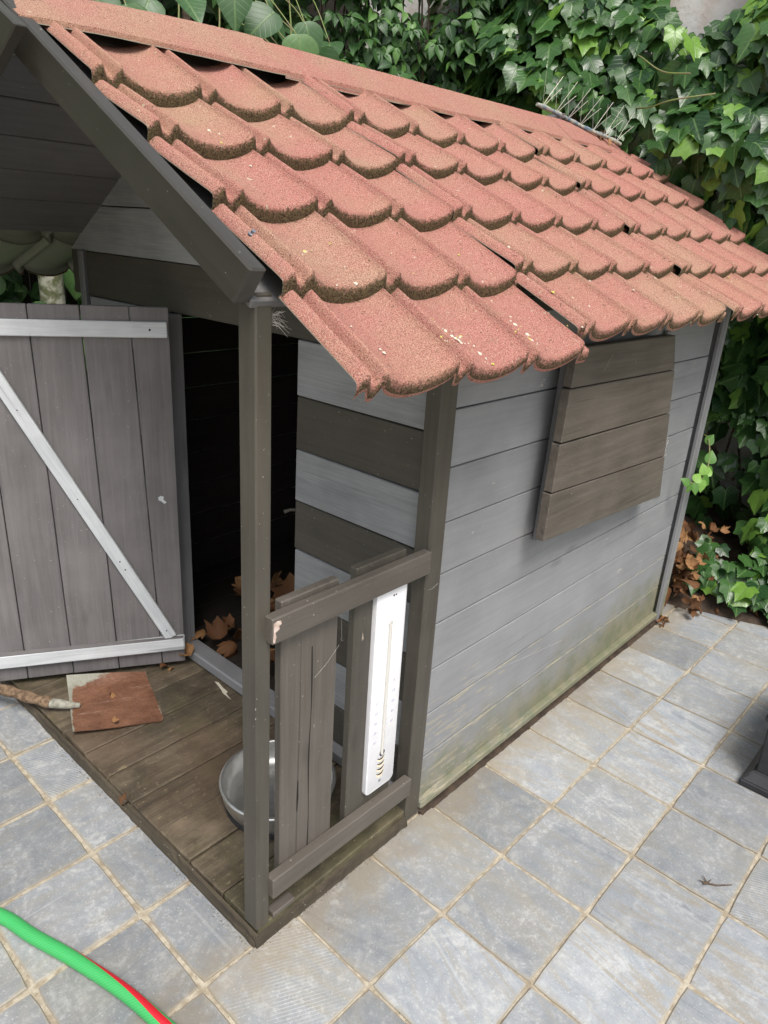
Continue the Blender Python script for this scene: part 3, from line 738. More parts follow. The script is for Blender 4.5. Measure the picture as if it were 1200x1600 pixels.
# lichen and bird-dropping crumbs on the lower tiles
V = []; F = []
def crumb(c, n, r, rr):
    n = Vector(n); a = n.orthogonal().normalized(); b = n.cross(a); c = Vector(c); k0 = len(V); m_ = 7
    for k in range(m_):
        t = 2 * math.pi * k / m_; V.append(c + (a * math.cos(t) + b * math.sin(t)) * r * rr.uniform(.55, 1.2) - n * .001)
    V.append(c + n * rr.uniform(.0004, .0012))
    for k in range(m_): F.append((k0 + k, k0 + (k + 1) % m_, k0 + m_))
rr = random.Random(11)
clus = [(.30, -.150, 22, .045), (.33, -.165, 12, .03), (.22, -.10, 10, .05), (.28, -.185, 12, .05), (.45, -.155, 20, .035), (.48, -.13, 14, .03), (.53, -.16, 12, .03), (.40, -.05, 8, .05),
        (.15, .02, 8, .05), (.30, .10, 6, .06), (.62, -.1, 10, .07), (.9, -.1, 10, .10), (.20, .33, 5, .06), (1.5, 0, 10, .2), (.5, .03, 8, .05), (.12, -.17, 8, .05)]
def roof_pt(x, s, lift=0):
    for sh_ in sheets[::-1]:
        if x > sh_['x'] + .002: break
    rows = sh_['rows']
    for r in range(5):
        if s <= rows[r] and s >= rows[r + 1]: break
    v = (rows[r] - s) / (rows[r] - rows[r + 1]); u = ((x - sh_['x'] - sh_['fl']) / PITCH) % 1.0
    h = DP * (wave(u) - .55) + HS * (v - .5) + sh_['lift'] + .0016
    return Vector((x, s * cs - h * sn, ZE + s * sn + h * cs))
for (cx_, cs_, cnt, spread) in clus:
    for _ in range(cnt):
        x = rr.gauss(cx_, spread); s = min(.6, max(-.21, rr.gauss(cs_, spread * .7)))
        if x < .03: continue
        crumb(roof_pt(x, s), (0, -sn, cs), rr.choice([.0012, .0016, .0022, .0038]) * rr.uniform(.7, 1.3), rr)
li = mk('lichen', V, F, LICHEN, H); tag(li, kind='stuff')
# roofing screw
sp_ = roof_pt(.043, .062)
V, F = merge([disc(sp_ + Vector((0, -sn, cs)) * .001, (0, -sn, cs), .0062, .0015, 12), disc(sp_ + Vector((0, -sn, cs)) * .0025, (0, -sn, cs), .0038, .0045, 6)])
mk('roof_screw', V, F, ZINC, H)

# --- ridge caps
def cap(x0, x1, dz, tilt=0, wob=0.0, droop=0.0, seed=0, front=0.0):
    prof = [(-.104, -.0755), (-.103, -.068), (-.078, -.052), (-.045, -.029), (-.022, -.012), (-.010, -.004), (0, -.002), (.010, -.004), (.022, -.012), (.050, -.029), (.085, -.052), (.200, -.118), (.201, -.125)]
    V = []; F = []; nX = 14; nP = len(prof); A = []; U_ = []
    for lay in (0, 1):
        for i in range(nX):
            t = i / (nX - 1); x = x0 + (x1 - x0) * t
            for (py, pz) in prof:
                e = abs(py) / .104
                z = 1.541 + pz + dz + .012 * x - front * (1 - t) ** 2.2 * (1 - .55 * e) + tilt * (t - .5) + wob * e * math.sin(x * 9 + seed) * .5 - droop * t * t
                w = .003 * noise.noise(Vector((x * 12, py * 20, seed)))
                V.append((x + e * -.006, AP - .057 + py, z - lay * .0018 + w * .5)); A.append(.28 if abs(py) > .101 else .0); U_.append(lay)
    def id(l, i, j): return (l * nX + i) * nP + j
    for i in range(nX - 1):
        for j in range(nP - 1):
            F.append((id(0, i, j), id(0, i + 1, j), id(0, i + 1, j + 1), id(0, i, j + 1))); F.append((id(1, i, j + 1), id(1, i + 1, j + 1), id(1, i + 1, j), id(1, i, j)))
        for j in (0, nP - 1): F.append((id(0, i, j), id(1, i, j), id(1, i + 1, j), id(0, i + 1, j)))
    for i in (0, nX - 1):
        for j in range(nP - 1): F.append((id(0, i, j), id(0, i, j + 1), id(1, i, j + 1), id(1, i, j)))
    bm = bmesh.new(); bv = [bm.verts.new(v) for v in V]
    for f in F: bm.faces.new([bv[i] for i in f])
    bmesh.ops.recalc_face_normals(bm, faces=bm.faces); bm.verts.index_update()
    me = bpy.data.meshes.new('ridge_cap'); bm.to_mesh(me); bm.free(); me.materials.append(ROOF)
    for nm, vals in (('moss', A), ('under', U_)):
        at = me.attributes.new(nm, 'FLOAT', 'POINT'); at.data.foreach_set('value', np.array(vals, np.float32))
    me.polygons.foreach_set('use_smooth', [True] * len(me.polygons)); me.set_sharp_from_angle(angle=R_(45))
    return link('ridge_cap', me, H)
cap(-.012, .512, .003, 0, .004, 0, 1, .026)
cap(.500, 1.66, -.001, 0, .005, 0, 2)
cap(.500, .98, -.0035, 0, .003, 0, 5)
cap(1.64, 2.13, -.004, -.01, .006, .02, 3)

# cobweb wisp under the eave corner
V = []; F = []; rr = random.Random(3); c0 = Vector((.045, .012, 1.085))
for _ in range(24):
    d = Vector((rr.uniform(-.2, 1), rr.uniform(-1, .3), rr.uniform(-.9, .4))).normalized(); c = c0 + Vector((rr.uniform(-.006, .008), 0, rr.uniform(-.008, .008)))
    v, f, _u = tube(None, [c, c + d * .009 + Vector((0, 0, rr.uniform(-.003, .003))), c + d * rr.uniform(.014, .026) + Vector((0, 0, rr.uniform(-.008, .004)))], [.0004, .0003, .0002], None, seg=3, caps=False)
    o = len(V); V += v; F += [tuple(i + o for i in q) for q in f]
cb = mk('cobweb', V, F, COBWEB, H); tag(cb, kind='stuff')
V = []; F = []; rr = random.Random(8)
def webline(a, b, r=.00016, sagv=.004):
    a, b = Vector(a), Vector(b); v, f, _u = tube(None, [a, (a + b) / 2 - Vector((0, 0, sagv)), b], r, None, seg=3, caps=False)
    o = len(V); V.extend(v); F.extend([tuple(i + o for i in q) for q in f])
for (a, b) in [((.44, -.06, 1.02), (.52, -.055, 1.015)), ((.88, -.075, .985), (.905, -.04, .93)), ((.905, -.04, .93), (.915, -.038, .915)), ((.60, 0.0, .28), (1.02, -.004, .21)), ((.5, -.07, 1.005), (.54, -.07, 1.01)), ((.19, .006, .60), (.19, .003, .55)), ((.18, -.012, .56), (.19, .006, .55)), ((.13, .004, .50), (.185, .004, .54)), ((.41, -.004, .57), (.44, -.004, .575))]: webline(a, b)
for _ in range(30):
    q_ = Vector((1.425 + rr.gauss(0, .012), -.022, .66 + rr.gauss(0, .028))); webline(q_, q_ + Vector((rr.uniform(-.006, .006), 0, rr.uniform(-.012, .012))), .0006, .001)
for _ in range(26):
    x = rr.uniform(0.37, .54); webline((x, -.062 - rr.uniform(0, .02), 1.035), (x + rr.uniform(-.01, .01), -.07, 1.01 - rr.uniform(0, .012)), .00025)
cb = mk('cobweb', V, F, COBWEB, H); tag(cb, kind='stuff')
# chipped bare wood at the rail end
fl = [(0, 0), (.012, .003), (.022, .001), (.024, -.006), (.016, -.009), (.018, -.016), (.005, -.020), (.008, -.03), (.003, -.042), (-.002, -.040), (.0, -.02)]
V = [Vector((.0275 + a * .62, -.0146 - q, .650 + b * .8)) for q in (-.0002, .0004) for a, b in fl]; n = len(fl)
CHIP = simple('bare_chipped_wood', (.62, .50, .44), .8, nscale=120, ncol=(.45, .33, .27))
mk('paint_chip', V, [tuple(range(n)), tuple(range(n, 2 * n))[::-1]] + [(k, (k + 1) % n, n + (k + 1) % n, n + k) for k in range(n)], CHIP, H)
# peeled pale patch by the threshold
fl = [(0, 0), (.012, .030), (.026, .034), (.030, .060), (.040, .085), (.030, .095), (.012, .05), (.004, .04)]
V = [Vector((.372 + a * .55, .575 + b, .0335 + q)) for q in (0, .0009) for a, b in fl]; n = len(fl)
mk('paint_chip', V, [tuple(range(n)), tuple(range(n, 2 * n))[::-1]] + [(k, (k + 1) % n, n + (k + 1) % n, n + k) for k in range(n)], simple('cream_peel', (.55, .50, .40), .8), H)
# door latch stub on the striped wall edge
tube('latch', [(XF + .006, DY0 + .002, .607), (XF - .010, DY0 + .006, .610), (XF - .022, DY0 + .012, .606)], [.004, .0035, .005], TAUPEB, H, seg=8)

# ================================================================== THERMOMETER
TH_ = empty('thermometer', (.31, -.004, .16)); tag(TH_, 'long white garden thermometer mounted on the porch rail board', 'thermometer')
def rounded_plate(name, x0, x1, z0, z1, y0, y1, r, mat, parent, bev=.0015, shear=0):
    pts = []
    for (cx, cz, a0) in ((x1 - r, z1 - r, 0), (x0 + r, z1 - r, 90), (x0 + r, z0 + r, 180), (x1 - r, z0 + r, 270)):
        for k in range(6):
            a = R_(a0 + 90 * k / 5); pts.append((cx + r * math.cos(a), cz + r * math.sin(a)))
    bm = bmesh.new(); n = len(pts)
    vs = [bm.verts.new((x, y, z)) for y in (y0, y1) for x, z in pts]
    bm.faces.new(vs[:n]); bm.faces.new(vs[n:][::-1])
    for i in range(n): bm.faces.new([vs[i], vs[(i + 1) % n], vs[n + (i + 1) % n], vs[n + i]])
    bmesh.ops.bevel(bm, geom=[e for e in bm.edges if len({round(v.co.y, 5) for v in e.verts}) == 1], offset=bev, segments=2, affect='EDGES', profile=.5)
    return from_bm(name, bm, mat, parent, smooth=True, sharp=40)
TX0, TX1, TZ0, TZ1, TYF = .2700, .3500, .1610, .6110, -.0015
rounded_plate('scale_plate', TX0, TX1, TZ0, TZ1, TYF, .0085, .009, WHITEP, TH_)
xc = (TX0 + TX1) / 2 - .001
tube('glass_tube', [(xc, TYF - .002, .246), (xc, TYF - .002, .535)], .0031, GLASSY, TH_, seg=12)
V, F = disc((xc, TYF + .0002, .538), (0, -1, 0), .0048, .0035, 14); mk('tube_clip', V, F, GLASSY, TH_)
V, F = disc((xc + .006, TYF + .0002, .592), (0, -1, 0), .0022, .0004, 10); mk('screw_hole', V, F, DARKHOLE, TH_)
V, F = disc((xc + .012, TYF + .0002, .592), (0, -1, 0), .0018, .0004, 10); mk('screw_hole', V, F, DARKHOLE, TH_)
V, F = disc((xc, TYF + .0002, .180), (0, -1, 0), .0034, .0012, 10); mk('screw', V, F, ZINC, TH_)
V, F = disc((xc + .0028, TYF + .0002, .246), (0, -1, 0), .0075, .0006, 14); mk('bulb_hole', V, F, DARKHOLE, TH_)
for k in range(4):
    z = .235 - .0125 * k; V = []; F = []
    for mat_, dz_, hh, yy, nm in ((DARKHOLE, 0, .0017, .0005, 'vent_slot'), (ORANGEP, -.0040, .0062, .0004, 'vent_lip')):
        V = []; F = []; N = 9
        for i in range(N):
            t = i / (N - 1) * 2 - 1; x = xc + .0105 * t; zz = z + dz_ + .0042 * t * t - .002; hz = hh * (1 - .5 * t * t) / 2
            V += [(x, TYF - yy - .0012 * (1 - t * t), zz - hz), (x, TYF - yy - .0012 * (1 - t * t), zz + hz), (x, TYF + .001, zz - hz), (x, TYF + .001, zz + hz)]
        for i in range(N - 1):
            a = i * 4; b = a + 4
            F += [(a, b, b + 1, a + 1), (a + 2, a + 3, b + 3, b + 2), (a, a + 2, b + 2, b), (a + 1, b + 1, b + 3, a + 3)]
        mk(nm, V, F, mat_, TH_)
def text(name, body, size, loc, mat, parent, rot=(math.pi / 2, 0, 0), extr=.0002):
    cu = bpy.data.curves.new(name, 'FONT'); cu.body = body; cu.size = size; cu.extrude = extr; cu.align_x = 'CENTER'; cu.align_y = 'CENTER'; cu.resolution_u = 2
    ob = bpy.data.objects.new(name, cu); COL.objects.link(ob)
    me = bpy.data.meshes.new_from_object(ob); bpy.data.objects.remove(ob); me.materials.append(mat)
    o = link(name, me, None); me.transform(Matrix.Translation(loc) @ Matrix.Rotation(rot[0], 4, 'X')); o.parent = parent
    o.matrix_parent_inverse = Matrix.Translation(-Vector(parent.location)); return o
for k, t_ in enumerate(['0', '10', '20', '30', '40']):
    text('scale_number', t_, .0085, (xc + .0235, TYF - .0004, .405 - .0235 * k), PRINT, TH_)
    V = [(xc + .006, TYF - .0004, .3975 - .0235 * k), (xc + .028, TYF - .0004, .3975 - .0235 * k), (xc + .028, TYF - .0004, .3981 - .0235 * k), (xc + .006, TYF - .0004, .3981 - .0235 * k)]
    mk('scale_line', V + [(a, TYF + .0005, c) for a, b, c in V], [(0, 1, 2, 3), (0, 4, 5, 1), (3, 2, 6, 7)], PRINTR, TH_)
for k, t_ in enumerate(['0', '10', '20', '30', '40']):
    text('scale_number', t_, .0075, (xc - .0225, TYF - .0004, .372 - .0225 * k), PRINT, TH_)
    V = [(xc - .016, TYF - .0004, .371 - .0225 * k), (xc - .007, TYF - .0004, .371 - .0225 * k), (xc - .007, TYF - .0004, .3716 - .0225 * k), (xc - .016, TYF - .0004, .3716 - .0225 * k)]
    mk('scale_line', V + [(a, TYF + .0005, c) for a, b, c in V], [(0, 1, 2, 3), (0, 4, 5, 1), (3, 2, 6, 7)], PRINTR, TH_)

# ================================================================== BOWL
bc = Vector((.235, .220, .0335))
def lathe(name, prof, c, mat, parent=None, seg=56, sharp=60):
    V = []; F = []; n = len(prof)
    for k in range(seg):
        a = 2 * math.pi * k / seg
        for r, z in prof: V.append((c[0] + r * math.cos(a), c[1] + r * math.sin(a), c[2] + z))
    for k in range(seg):
        k2 = (k + 1) % seg
        for i in range(n - 1): F.append((k * n + i, k2 * n + i, k2 * n + i + 1, k * n + i + 1))
    return mk(name, V, F, mat, parent, smooth=True, sharp=sharp)
B = empty('water_bowl', bc); tag(B, 'round stainless steel pet bowl standing on the porch deck', 'bowl')
K_ = 1.36
lathe('bowl_body', [(r * K_, z * 1.12) for r, z in [(.0, .006), (.062, .006), (.074, .009), (.082, .020), (.0875, .046), (.0885, .050), (.0900, .049), (.0865, .022), (.0795, .004), (.070, .0012), (.0, .001)]], bc, STEEL, B)
lathe('rolled_rim', [((.0885) * K_ + .0045 * math.cos(t), .057 + .0036 * math.sin(t)) for t in [2 * math.pi * k / 10 for k in range(11)]], bc, STEEL, B)
lathe('rubber_foot', [(.060 * K_, .0), (.084 * K_, .0), (.084 * K_, .006), (.080 * K_, .007)], bc, BLACKP, B)

# ================================================================== SPADE
def rust():
    m = Mat('rusty_blade'); a = m.attr('loc').outputs['Vector']; sep = m.n('ShaderNodeSeparateXYZ'); m.l(a, sep.inputs[0])
    c = m.mix(m.ramp(m.noise(a, 14, 6, .7), [(.35, 0), (.65, 1)]), (.115, .046, .024), (.215, .100, .054))
    c = m.mix(m.ramp(m.noise(m.vmul(a, (8, 50, 1)), 1, 5, .7), [(.58, 0), (.7, 1)]), c, (.33, .22, .17))
    c = m.mix(m.math('MULTIPLY', m.ramp(m.noise(a, 120, 4, .7), [(.5, 0), (.7, 1)]), .5), c, (.08, .035, .02))
    bare = m.attr('bare').outputs['Fac']
    bm_ = m.ramp(m.math('ADD', bare, m.math('MULTIPLY', m.math('SUBTRACT', m.noise(a, 28, 5, .7), .5), .8)), [(.50, 0), (.60, 1)])
    c = m.mix(bm_, c, m.mix(m.noise(a, 60, 3), (.19, .19, .145), (.29, .28, .23)))
    m.set('Base Color', c); m.set('Roughness', .5); m.bump(m.math('ADD', m.noise(a, 150, 5, .7), m.math('MULTIPLY', m.noise(a, 18, 3, .6), 3)), .7, .003); return m.m
SPD = empty('spade', (.1, .8, .034)); tag(SPD, 'rusty square spade blade with a short broken wooden handle', 'spade')
c00, c10, c11, c01 = [Vector(v) for v in ((.0965, .9100, .046), (.272, .8230, .038), (.2000, .6110, .037), (.0130, .7060, .046))]
nu, nv = 17, 17; V = []; loc = []; br = []
for lay in (0, 1):
    for i in range(nu):
        for j in range(nv):
            u, v = i / (nu - 1), j / (nv - 1)
            p = c00 * (1 - u) * (1 - v) + c10 * u * (1 - v) + c11 * u * v + c01 * (1 - u) * v
            z = p.z + .006 * (1 - u) * (abs(v - .5) * 2) ** 2 + .017 * max(0, .12 - v) / .12 * (1 - u * .6) - .004 * math.sin(math.pi * v) * (1 - u)
            z += .0025 * math.sin(v * 9 + u * 4) * .4
            p2 = Vector((p.x, p.y, z - lay * .0022))
            if v > .97: p2 += Vector((.006, -.006, 0)) * math.sin(u * 5)
            V.append(p2); loc.append((u * .2, v * .24, lay)); br.append((1 - u) * .62 * max(0, 1 - v * 1.5) + max(0, .16 - v) * 3.2 * (1 - u) + (.7 if u < .03 else 0) + (.5 if u > .97 else 0))
F = []
def iid(l, i, j): return (l * nu + i) * nv + j
for i in range(nu - 1):
    for j in range(nv - 1):
        F.append((iid(0, i, j), iid(0, i, j + 1), iid(0, i + 1, j + 1), iid(0, i + 1, j))); F.append((iid(1, i, j), iid(1, i + 1, j), iid(1, i + 1, j + 1), iid(1, i, j + 1)))
    for j in (0, nv - 1): F.append((iid(0, i, j), iid(1, i, j), iid(1, i + 1, j), iid(0, i + 1, j)))
for j in range(nv - 1):
    for i in (0, nu - 1): F.append((iid(0, i, j), iid(0, i, j + 1), iid(1, i, j + 1), iid(1, i, j)))
RUST = rust()
mk('blade', V, F, RUST, SPD, smooth=True, sharp=40, attrs={'loc': loc, 'bare': br})
GALV = simple('dull_galvanised', (.16, .15, .12), .8, .0, nscale=50, ncol=(.30, .29, .24), bump=.6)
sk = spl([(.075, .795, .047), (.058, .806, .050), (.040, .820, .055), (.020, .843, .056)], 4)
tube('socket', sk, [.006 + .0065 * min(1, i / (len(sk) - 1) * 1.4) for i in range(len(sk))], GALV, SPD, seg=12)
hk = spl([(.024, .838, .056), (-.002, .885, .058), (-.030, .945, .060), (-.052, .995, .058), (-.062, 1.030, .055)], 5)
tube('handle', hk, [.0135 + .0016 * math.sin(i * 1.3) for i in range(len(hk))], HANDLE, SPD, seg=12)

# ================================================================== HOSE
def hosemat():
    m = Mat('green_hose'); a = m.attr('loc').outputs['Vector']; sep = m.n('ShaderNodeSeparateXYZ'); m.l(a, sep.inputs[0])
    t = m.math('FRACT', m.math('ADD', sep.outputs[1], m.math('MULTIPLY', sep.outputs[0], -.95)))
    st = m.ramp(m.math('ABSOLUTE', m.math('SUBTRACT', t, HOFF)), [(.078, 1), (.084, 0)])
    wv = m.n('ShaderNodeTexWave', wave_type='BANDS', bands_direction='DIAGONAL'); m.l(m.vmul(a, (300, 22, 0)), wv.inputs['Vector']); wv.inputs['Scale'].default_value = .35
    g = m.mix(m.math('MULTIPLY', wv.outputs['Fac'], .35), (.035, .34, .085), (.10, .50, .17))
    g = m.mix(m.math('MULTIPLY', m.ramp(m.noise(a, 30, 4), [(.5, 0), (.7, 1)]), .25), g, (.12, .40, .14))
    m.set('Base Color', m.mix(st, g, (.52, .018, .03))); m.set('Roughness', .36); m.set('Specular IOR Level', .5); m.bump(wv.outputs['Fac'], .15, .001); return m.m
HOFF = .33
hz = .0128
hp = spl([(-.58, .74, hz), (-.44, .60, hz), (-.345, .452, hz), (-.2930, .3580, hz), (-.2700, .278, hz), (-.2400, .187, hz), (-.2115, .083, hz), (-.1975, .005, hz), (-.190, -.06, hz), (-.20, -.18, hz), (-.26, -.36, hz), (-.4, -.6, hz)], 10)
ho = tube('garden_hose', hp, .0120, hosemat(), seg=24)
tag(ho, 'bright green garden hose with a red stripe lying on the paving', 'hose')

# ================================================================== BLACK BASE at the right edge
BB = empty('black_planter', (1.2, -.7, 0)); tag(BB, 'black plastic planter with flared foot at the right edge of the paving', 'planter')
def frustum(name, x0, x1, y0, y1, lv, mat, parent):
    bm = bmesh.new(); rings = []
    for (z, o) in lv: rings.append([bm.verts.new(p) for p in ((x0 - o, y0 - o, z), (x1 + o, y0 - o, z), (x1 + o, y1 + o, z), (x0 - o, y1 + o, z))])
    bm.faces.new(rings[0]); bm.faces.new(rings[-1][::-1])
    for a, b in zip(rings, rings[1:]):
        for k in range(4): bm.faces.new([a[k], a[(k + 1) % 4], b[(k + 1) % 4], b[k]])
    bmesh.ops.bevel(bm, geom=list(bm.edges), offset=.003, segments=2, affect='EDGES')
    return from_bm(name, bm, mat, parent, smooth=True, sharp=35)
frustum('planter_foot', 1.105, 1.48, -.88, -.505, [(.0, .022), (.018, .021), (.030, .010), (.042, .001)], BLACKP, BB)
frustum('planter_body', 1.108, 1.477, -.877, -.508, [(.040, 0), (.186, .002)], BLACKP, BB)
frustum('planter_lip', 1.100, 1.485, -.885, -.500, [(.186, .003), (.200, .003)], BLACKP, BB)
frustum('planter_earth', 1.13, 1.455, -.855, -.53, [(.190, 0), (.198, 0)], SOIL, BB)

# ================================================================== BIRD SPIKES
A0, A1 = Vector((1.625, .655, 1.590)), Vector((2.015, .550, 1.518))
BS = empty('bird_spike_strip', (A0 + A1) / 2); tag(BS, 'loose strip of thin bird spikes lying across the far ridge', 'bird spikes')
dS = (A1 - A0); tube('strip_base', [A0 + dS * t + Vector((0, 0, .002 * math.sin(t * 9))) for t in [k / 12 for k in range(13)]], [.0055 + (.0026 if k % 2 else 0) for k in range(13)], SPIKEB, BS, seg=8)
rr = random.Random(2)
for k in range(7):
    c = A0 + dS * (.06 + .145 * k)
    for q, (ln, dv) in enumerate([(.120, (.52, -.22, .75)), (.085, (.62, -.34, .60)), (.100, (.06, .10, 1.0))]):
        d = Vector(dv) + Vector((rr.uniform(-.08, .08), rr.uniform(-.08, .08), 0)); d.normalize(); b = c + Vector((rr.uniform(-.004, .004), 0, 0))
        tube('spike', [b, b + d * ln * .5 + Vector((0, 0, .001)), b + d * ln], .0007 if q < 2 else .0004, SPIKEW, BS, seg=5)

# ================================================================== LEAVES
def tmpl_strip(prof, fold=.18, droop=.25, wav=.0, seed=0):
    """prof: (t along, halfwidth). returns verts, faces, luv – tip along +Y, normal +Z, unit length"""
    rr = random.Random(seed); V = []; U = []; F = []
    for i, (t, w) in enumerate(prof):
        z0 = -droop * t * t; wz = wav * math.sin(t * 7 + seed)
        V += [(-w, t, z0 + fold * w + wz), (0, t, z0), (w, t, z0 + fold * w - wz)]; U += [(-w, t, 0), (0, t, 0), (w, t, 0)]
    for i in range(len(prof) - 1):
        a = i * 3; F += [(a, a + 1, a + 4, a + 3), (a + 1, a + 2, a + 5, a + 4)]
    return V, F, U
ovate = [(0, .0), (.06, .17), (.2, .285), (.4, .31), (.6, .24), (.8, .12), (1.0, .0)]
heart = [(-.10, .16), (-.04, .30), (.08, .43), (.25, .475), (.45, .42), (.65, .29), (.82, .15), (1.0, .0)]
def tmpl_lobed(radii, fold=.1, droop=.2, seed=0, curl=0.):
    rr = random.Random(seed); n = len(radii); V = [(0, .30, .0)]; U = [(0, .3, 0)]
    for k, (ang, r) in enumerate(radii):
        a = R_(ang); x, y = math.sin(a) * r, .30 + math.cos(a) * r
        z = fold * abs(x) * (1 if k % 2 else .6) - droop * max(0, y) ** 2 + .03 * rr.uniform(-1, 1) + curl * (x * x + (y - .3) ** 2) * 2
        V.append((x, y, z)); U.append((x, y, 0))
    F = [(0, 1 + k, 1 + (k + 1) % n) for k in range(n)]
    # ensure upward normals
    F = [f[::-1] for f in F]
    return V, F, U
ivy_r = [(0, .68), (16, .50), (30, .43), (50, .56), (68, .44), (82, .42), (106, .50), (130, .42), (155, .38), (172, .24), (180, .14), (188, .24), (205, .38), (230, .42), (254, .50), (278, .42), (292, .44), (310, .56), (330, .43), (344, .50)]
ivy_r2 = [(0, .66), (22, .50), (40, .46), (56, .50), (80, .44), (110, .46), (140, .40), (168, .26), (180, .14), (192, .26), (220, .40), (250, .46), (280, .44), (304, .50), (320, .46), (338, .50)]
maple_r = [(0, .62), (14, .50), (26, .46), (36, .40), (50, .56), (62, .46), (76, .43), (90, .38), (110, .44), (140, .33), (172, .16), (188, .15), (220, .33), (250, .44), (272, .38), (286, .44), (298, .46), (310, .56), (326, .40), (336, .46), (346, .50)]
IVY = [tmpl_lobed(ivy_r, .12, .28, 1), tmpl_lobed(ivy_r, -.08, .15, 2), tmpl_lobed(ivy_r2, .15, .35, 3), tmpl_lobed(ivy_r, .25, .25, 4)]
OVA = [tmpl_strip(ovate, .35, .25, .0, 1), tmpl_strip(ovate, .15, .45, .02, 2), tmpl_strip(ovate, .5, .15, .02, 3)]
HEA = [tmpl_strip(heart, .20, .30, .015, 1), tmpl_strip(heart, .08, .50, .02, 2), tmpl_strip(heart, .35, .20, .03, 3)]
DEAD = [tmpl_lobed(maple_r, .8, .5, 5, .7), tmpl_lobed(maple_r, -.7, .9, 6, -.5), tmpl_strip(ovate, 1.2, .9, .06, 3), tmpl_lobed(maple_r, .9, .1, 7, .9)]
def leafmesh(name, tp, mat):
    V, F, U = tp; me = bpy.data.meshes.new(name); me.from_pydata(V, [], F); me.materials.append(mat)
    at = me.attributes.new('luv', 'FLOAT_VECTOR', 'POINT'); at.data.foreach_set('vector', np.array(U, np.float32).ravel())
    at = me.attributes.new('rnd', 'FLOAT', 'POINT'); at.data.foreach_set('value', np.zeros(len(V), np.float32))
    me.polygons.foreach_set('use_smooth', [True] * len(me.polygons)); me.update(); return me
def frame(n, t):
    n = Vector(n).normalized(); t = Vector(t); t = (t - n * t.dot(n)).normalized(); x = t.cross(n)
    m = Matrix.Identity(4)
    for i, v in enumerate((x, t, n)):
        for k in range(3): m[k][i] = v[k]
    return m
def joined(name, items, tps, mat, parent=None, seed=0):
    """items: (matrix4, template index)"""
    rr = random.Random(seed); Vs = []; Fs = []; Us = []; Rn = []; off = 0
    T = [(np.array(v), f, np.array(u)) for v, f, u in tps]
    for mtx, k in items:
        v, f, u = T[k]; m = np.array(mtx); w = v @ m[:3, :3].T + m[:3, 3]
        Vs.append(w); Us.append(u); Rn.append(np.full(len(v), rr.random())); Fs += [tuple(i + off for i in q) for q in f]; off += len(v)
    V = np.concatenate(Vs); 
    me = bpy.data.meshes.new(name); me.from_pydata(V.tolist(), [], Fs); me.materials.append(mat)
    at = me.attributes.new('luv', 'FLOAT_VECTOR', 'POINT'); at.data.foreach_set('vector', np.concatenate(Us).astype(np.float32).ravel())
    at = me.attributes.new('rnd', 'FLOAT', 'POINT'); at.data.foreach_set('value', np.concatenate(Rn).astype(np.float32))
    me.polygons.foreach_set('use_smooth', [True] * len(me.polygons))
    o = link(name, me, parent); o['kind'] = 'stuff'; return o
def foliage(thing_, items, tps, mat, leafname, seed=0, nind=300):
    """nearest (to the photographer's side) leaves are parts, the rest one joined part"""
    cp = M.translation
    items.sort(key=lambda it: -(it[3] / (it[0] - cp).length) - (50 if it[4] else 0))
    mes = [leafmesh(leafname, tp, mat) for tp in tps]
    rest = []
    for q, (p, n, t, s, inview) in enumerate(items):
        mt = Matrix.Translation(p) @ frame(n, t) @ Matrix.Scale(s, 4); k = q * 7 % len(tps)
        if q < nind and inview:
            o = bpy.data.objects.new(leafname, mes[k]); COL.objects.link(o); o.parent = thing_; o.matrix_parent_inverse = Matrix.Translation(-thing_.location); o.matrix_basis = mt
        else: rest.append((mt, k))
    if rest: joined('foliage', rest, tps, mat, thing_, seed)
fx = 1134.93
def inview(p, mar=20, front=True):
    d = p - M.translation; z = d.dot(fwd)
    if z < .2: return False
    x = 600 + fx * d.dot(right) / z; y = 800 - fx * d.dot(up) / z
    return -mar < x < 1200 + mar and -mar < y < 1600 + mar
def hides_behind_house(p):
    """rough: is p behind the roof or walls as seen from the camera"""
    c = M.translation; d = p - c
    # right roof slope plane
    n_ = Vector((0, -sn, cs)); den = n_.dot(d)
    if abs(den) > 1e-6:
        t = n_.dot(Vector((0, 0, ZE)) - c) / den
        if 0 < t < 1:
            q = c + d * t
            if 0 < q.x < 2.08 and -.18 < q.y < AP: return True
    if abs(d.y) > 1e-6:
        t = -c.y / d.y
        if 0 < t < 1:
            q = c + d * t
            if .45 < q.x < 1.75 and 0 < q.z < 1.1: return True
    return False

# ---- ivy on the right
IV = empty('ivy', (2.3, -.3, .1)); tag(IV, 'dense dark green ivy climbing over the garden wall right of the roof', 'ivy')
def xs_ivy(y, z):
    b = 2.17 + .10 * math.sin(y * 3.1 + 1) + .07 * noise.noise(Vector((y * 2.3, z * 2.3, 1))) + .09 * noise.noise(Vector((y * 5, z * 5, 4)))
    b -= .16 * math.exp(-((z - 1.45) / .35) ** 2)           # bulge at roof height
    if y > 1.15: b += min(.22, (y - 1.15) * 1.2)
    if z < .45: b += .20 * (1 - z / .45) * (1 if y > -.12 else -.6)
    if z > 1.8: b += (z - 1.8) * .28
    if y < -.25: b += min(.35, (-.25 - y) * .35)
    return b
rr = random.Random(21); items = []
def holeq(y, z):
    return ((y - .47) / .12) ** 2 + ((z - 2.02) / .12) ** 2 < 1 or (z > 2.0 and .34 < y < .62)
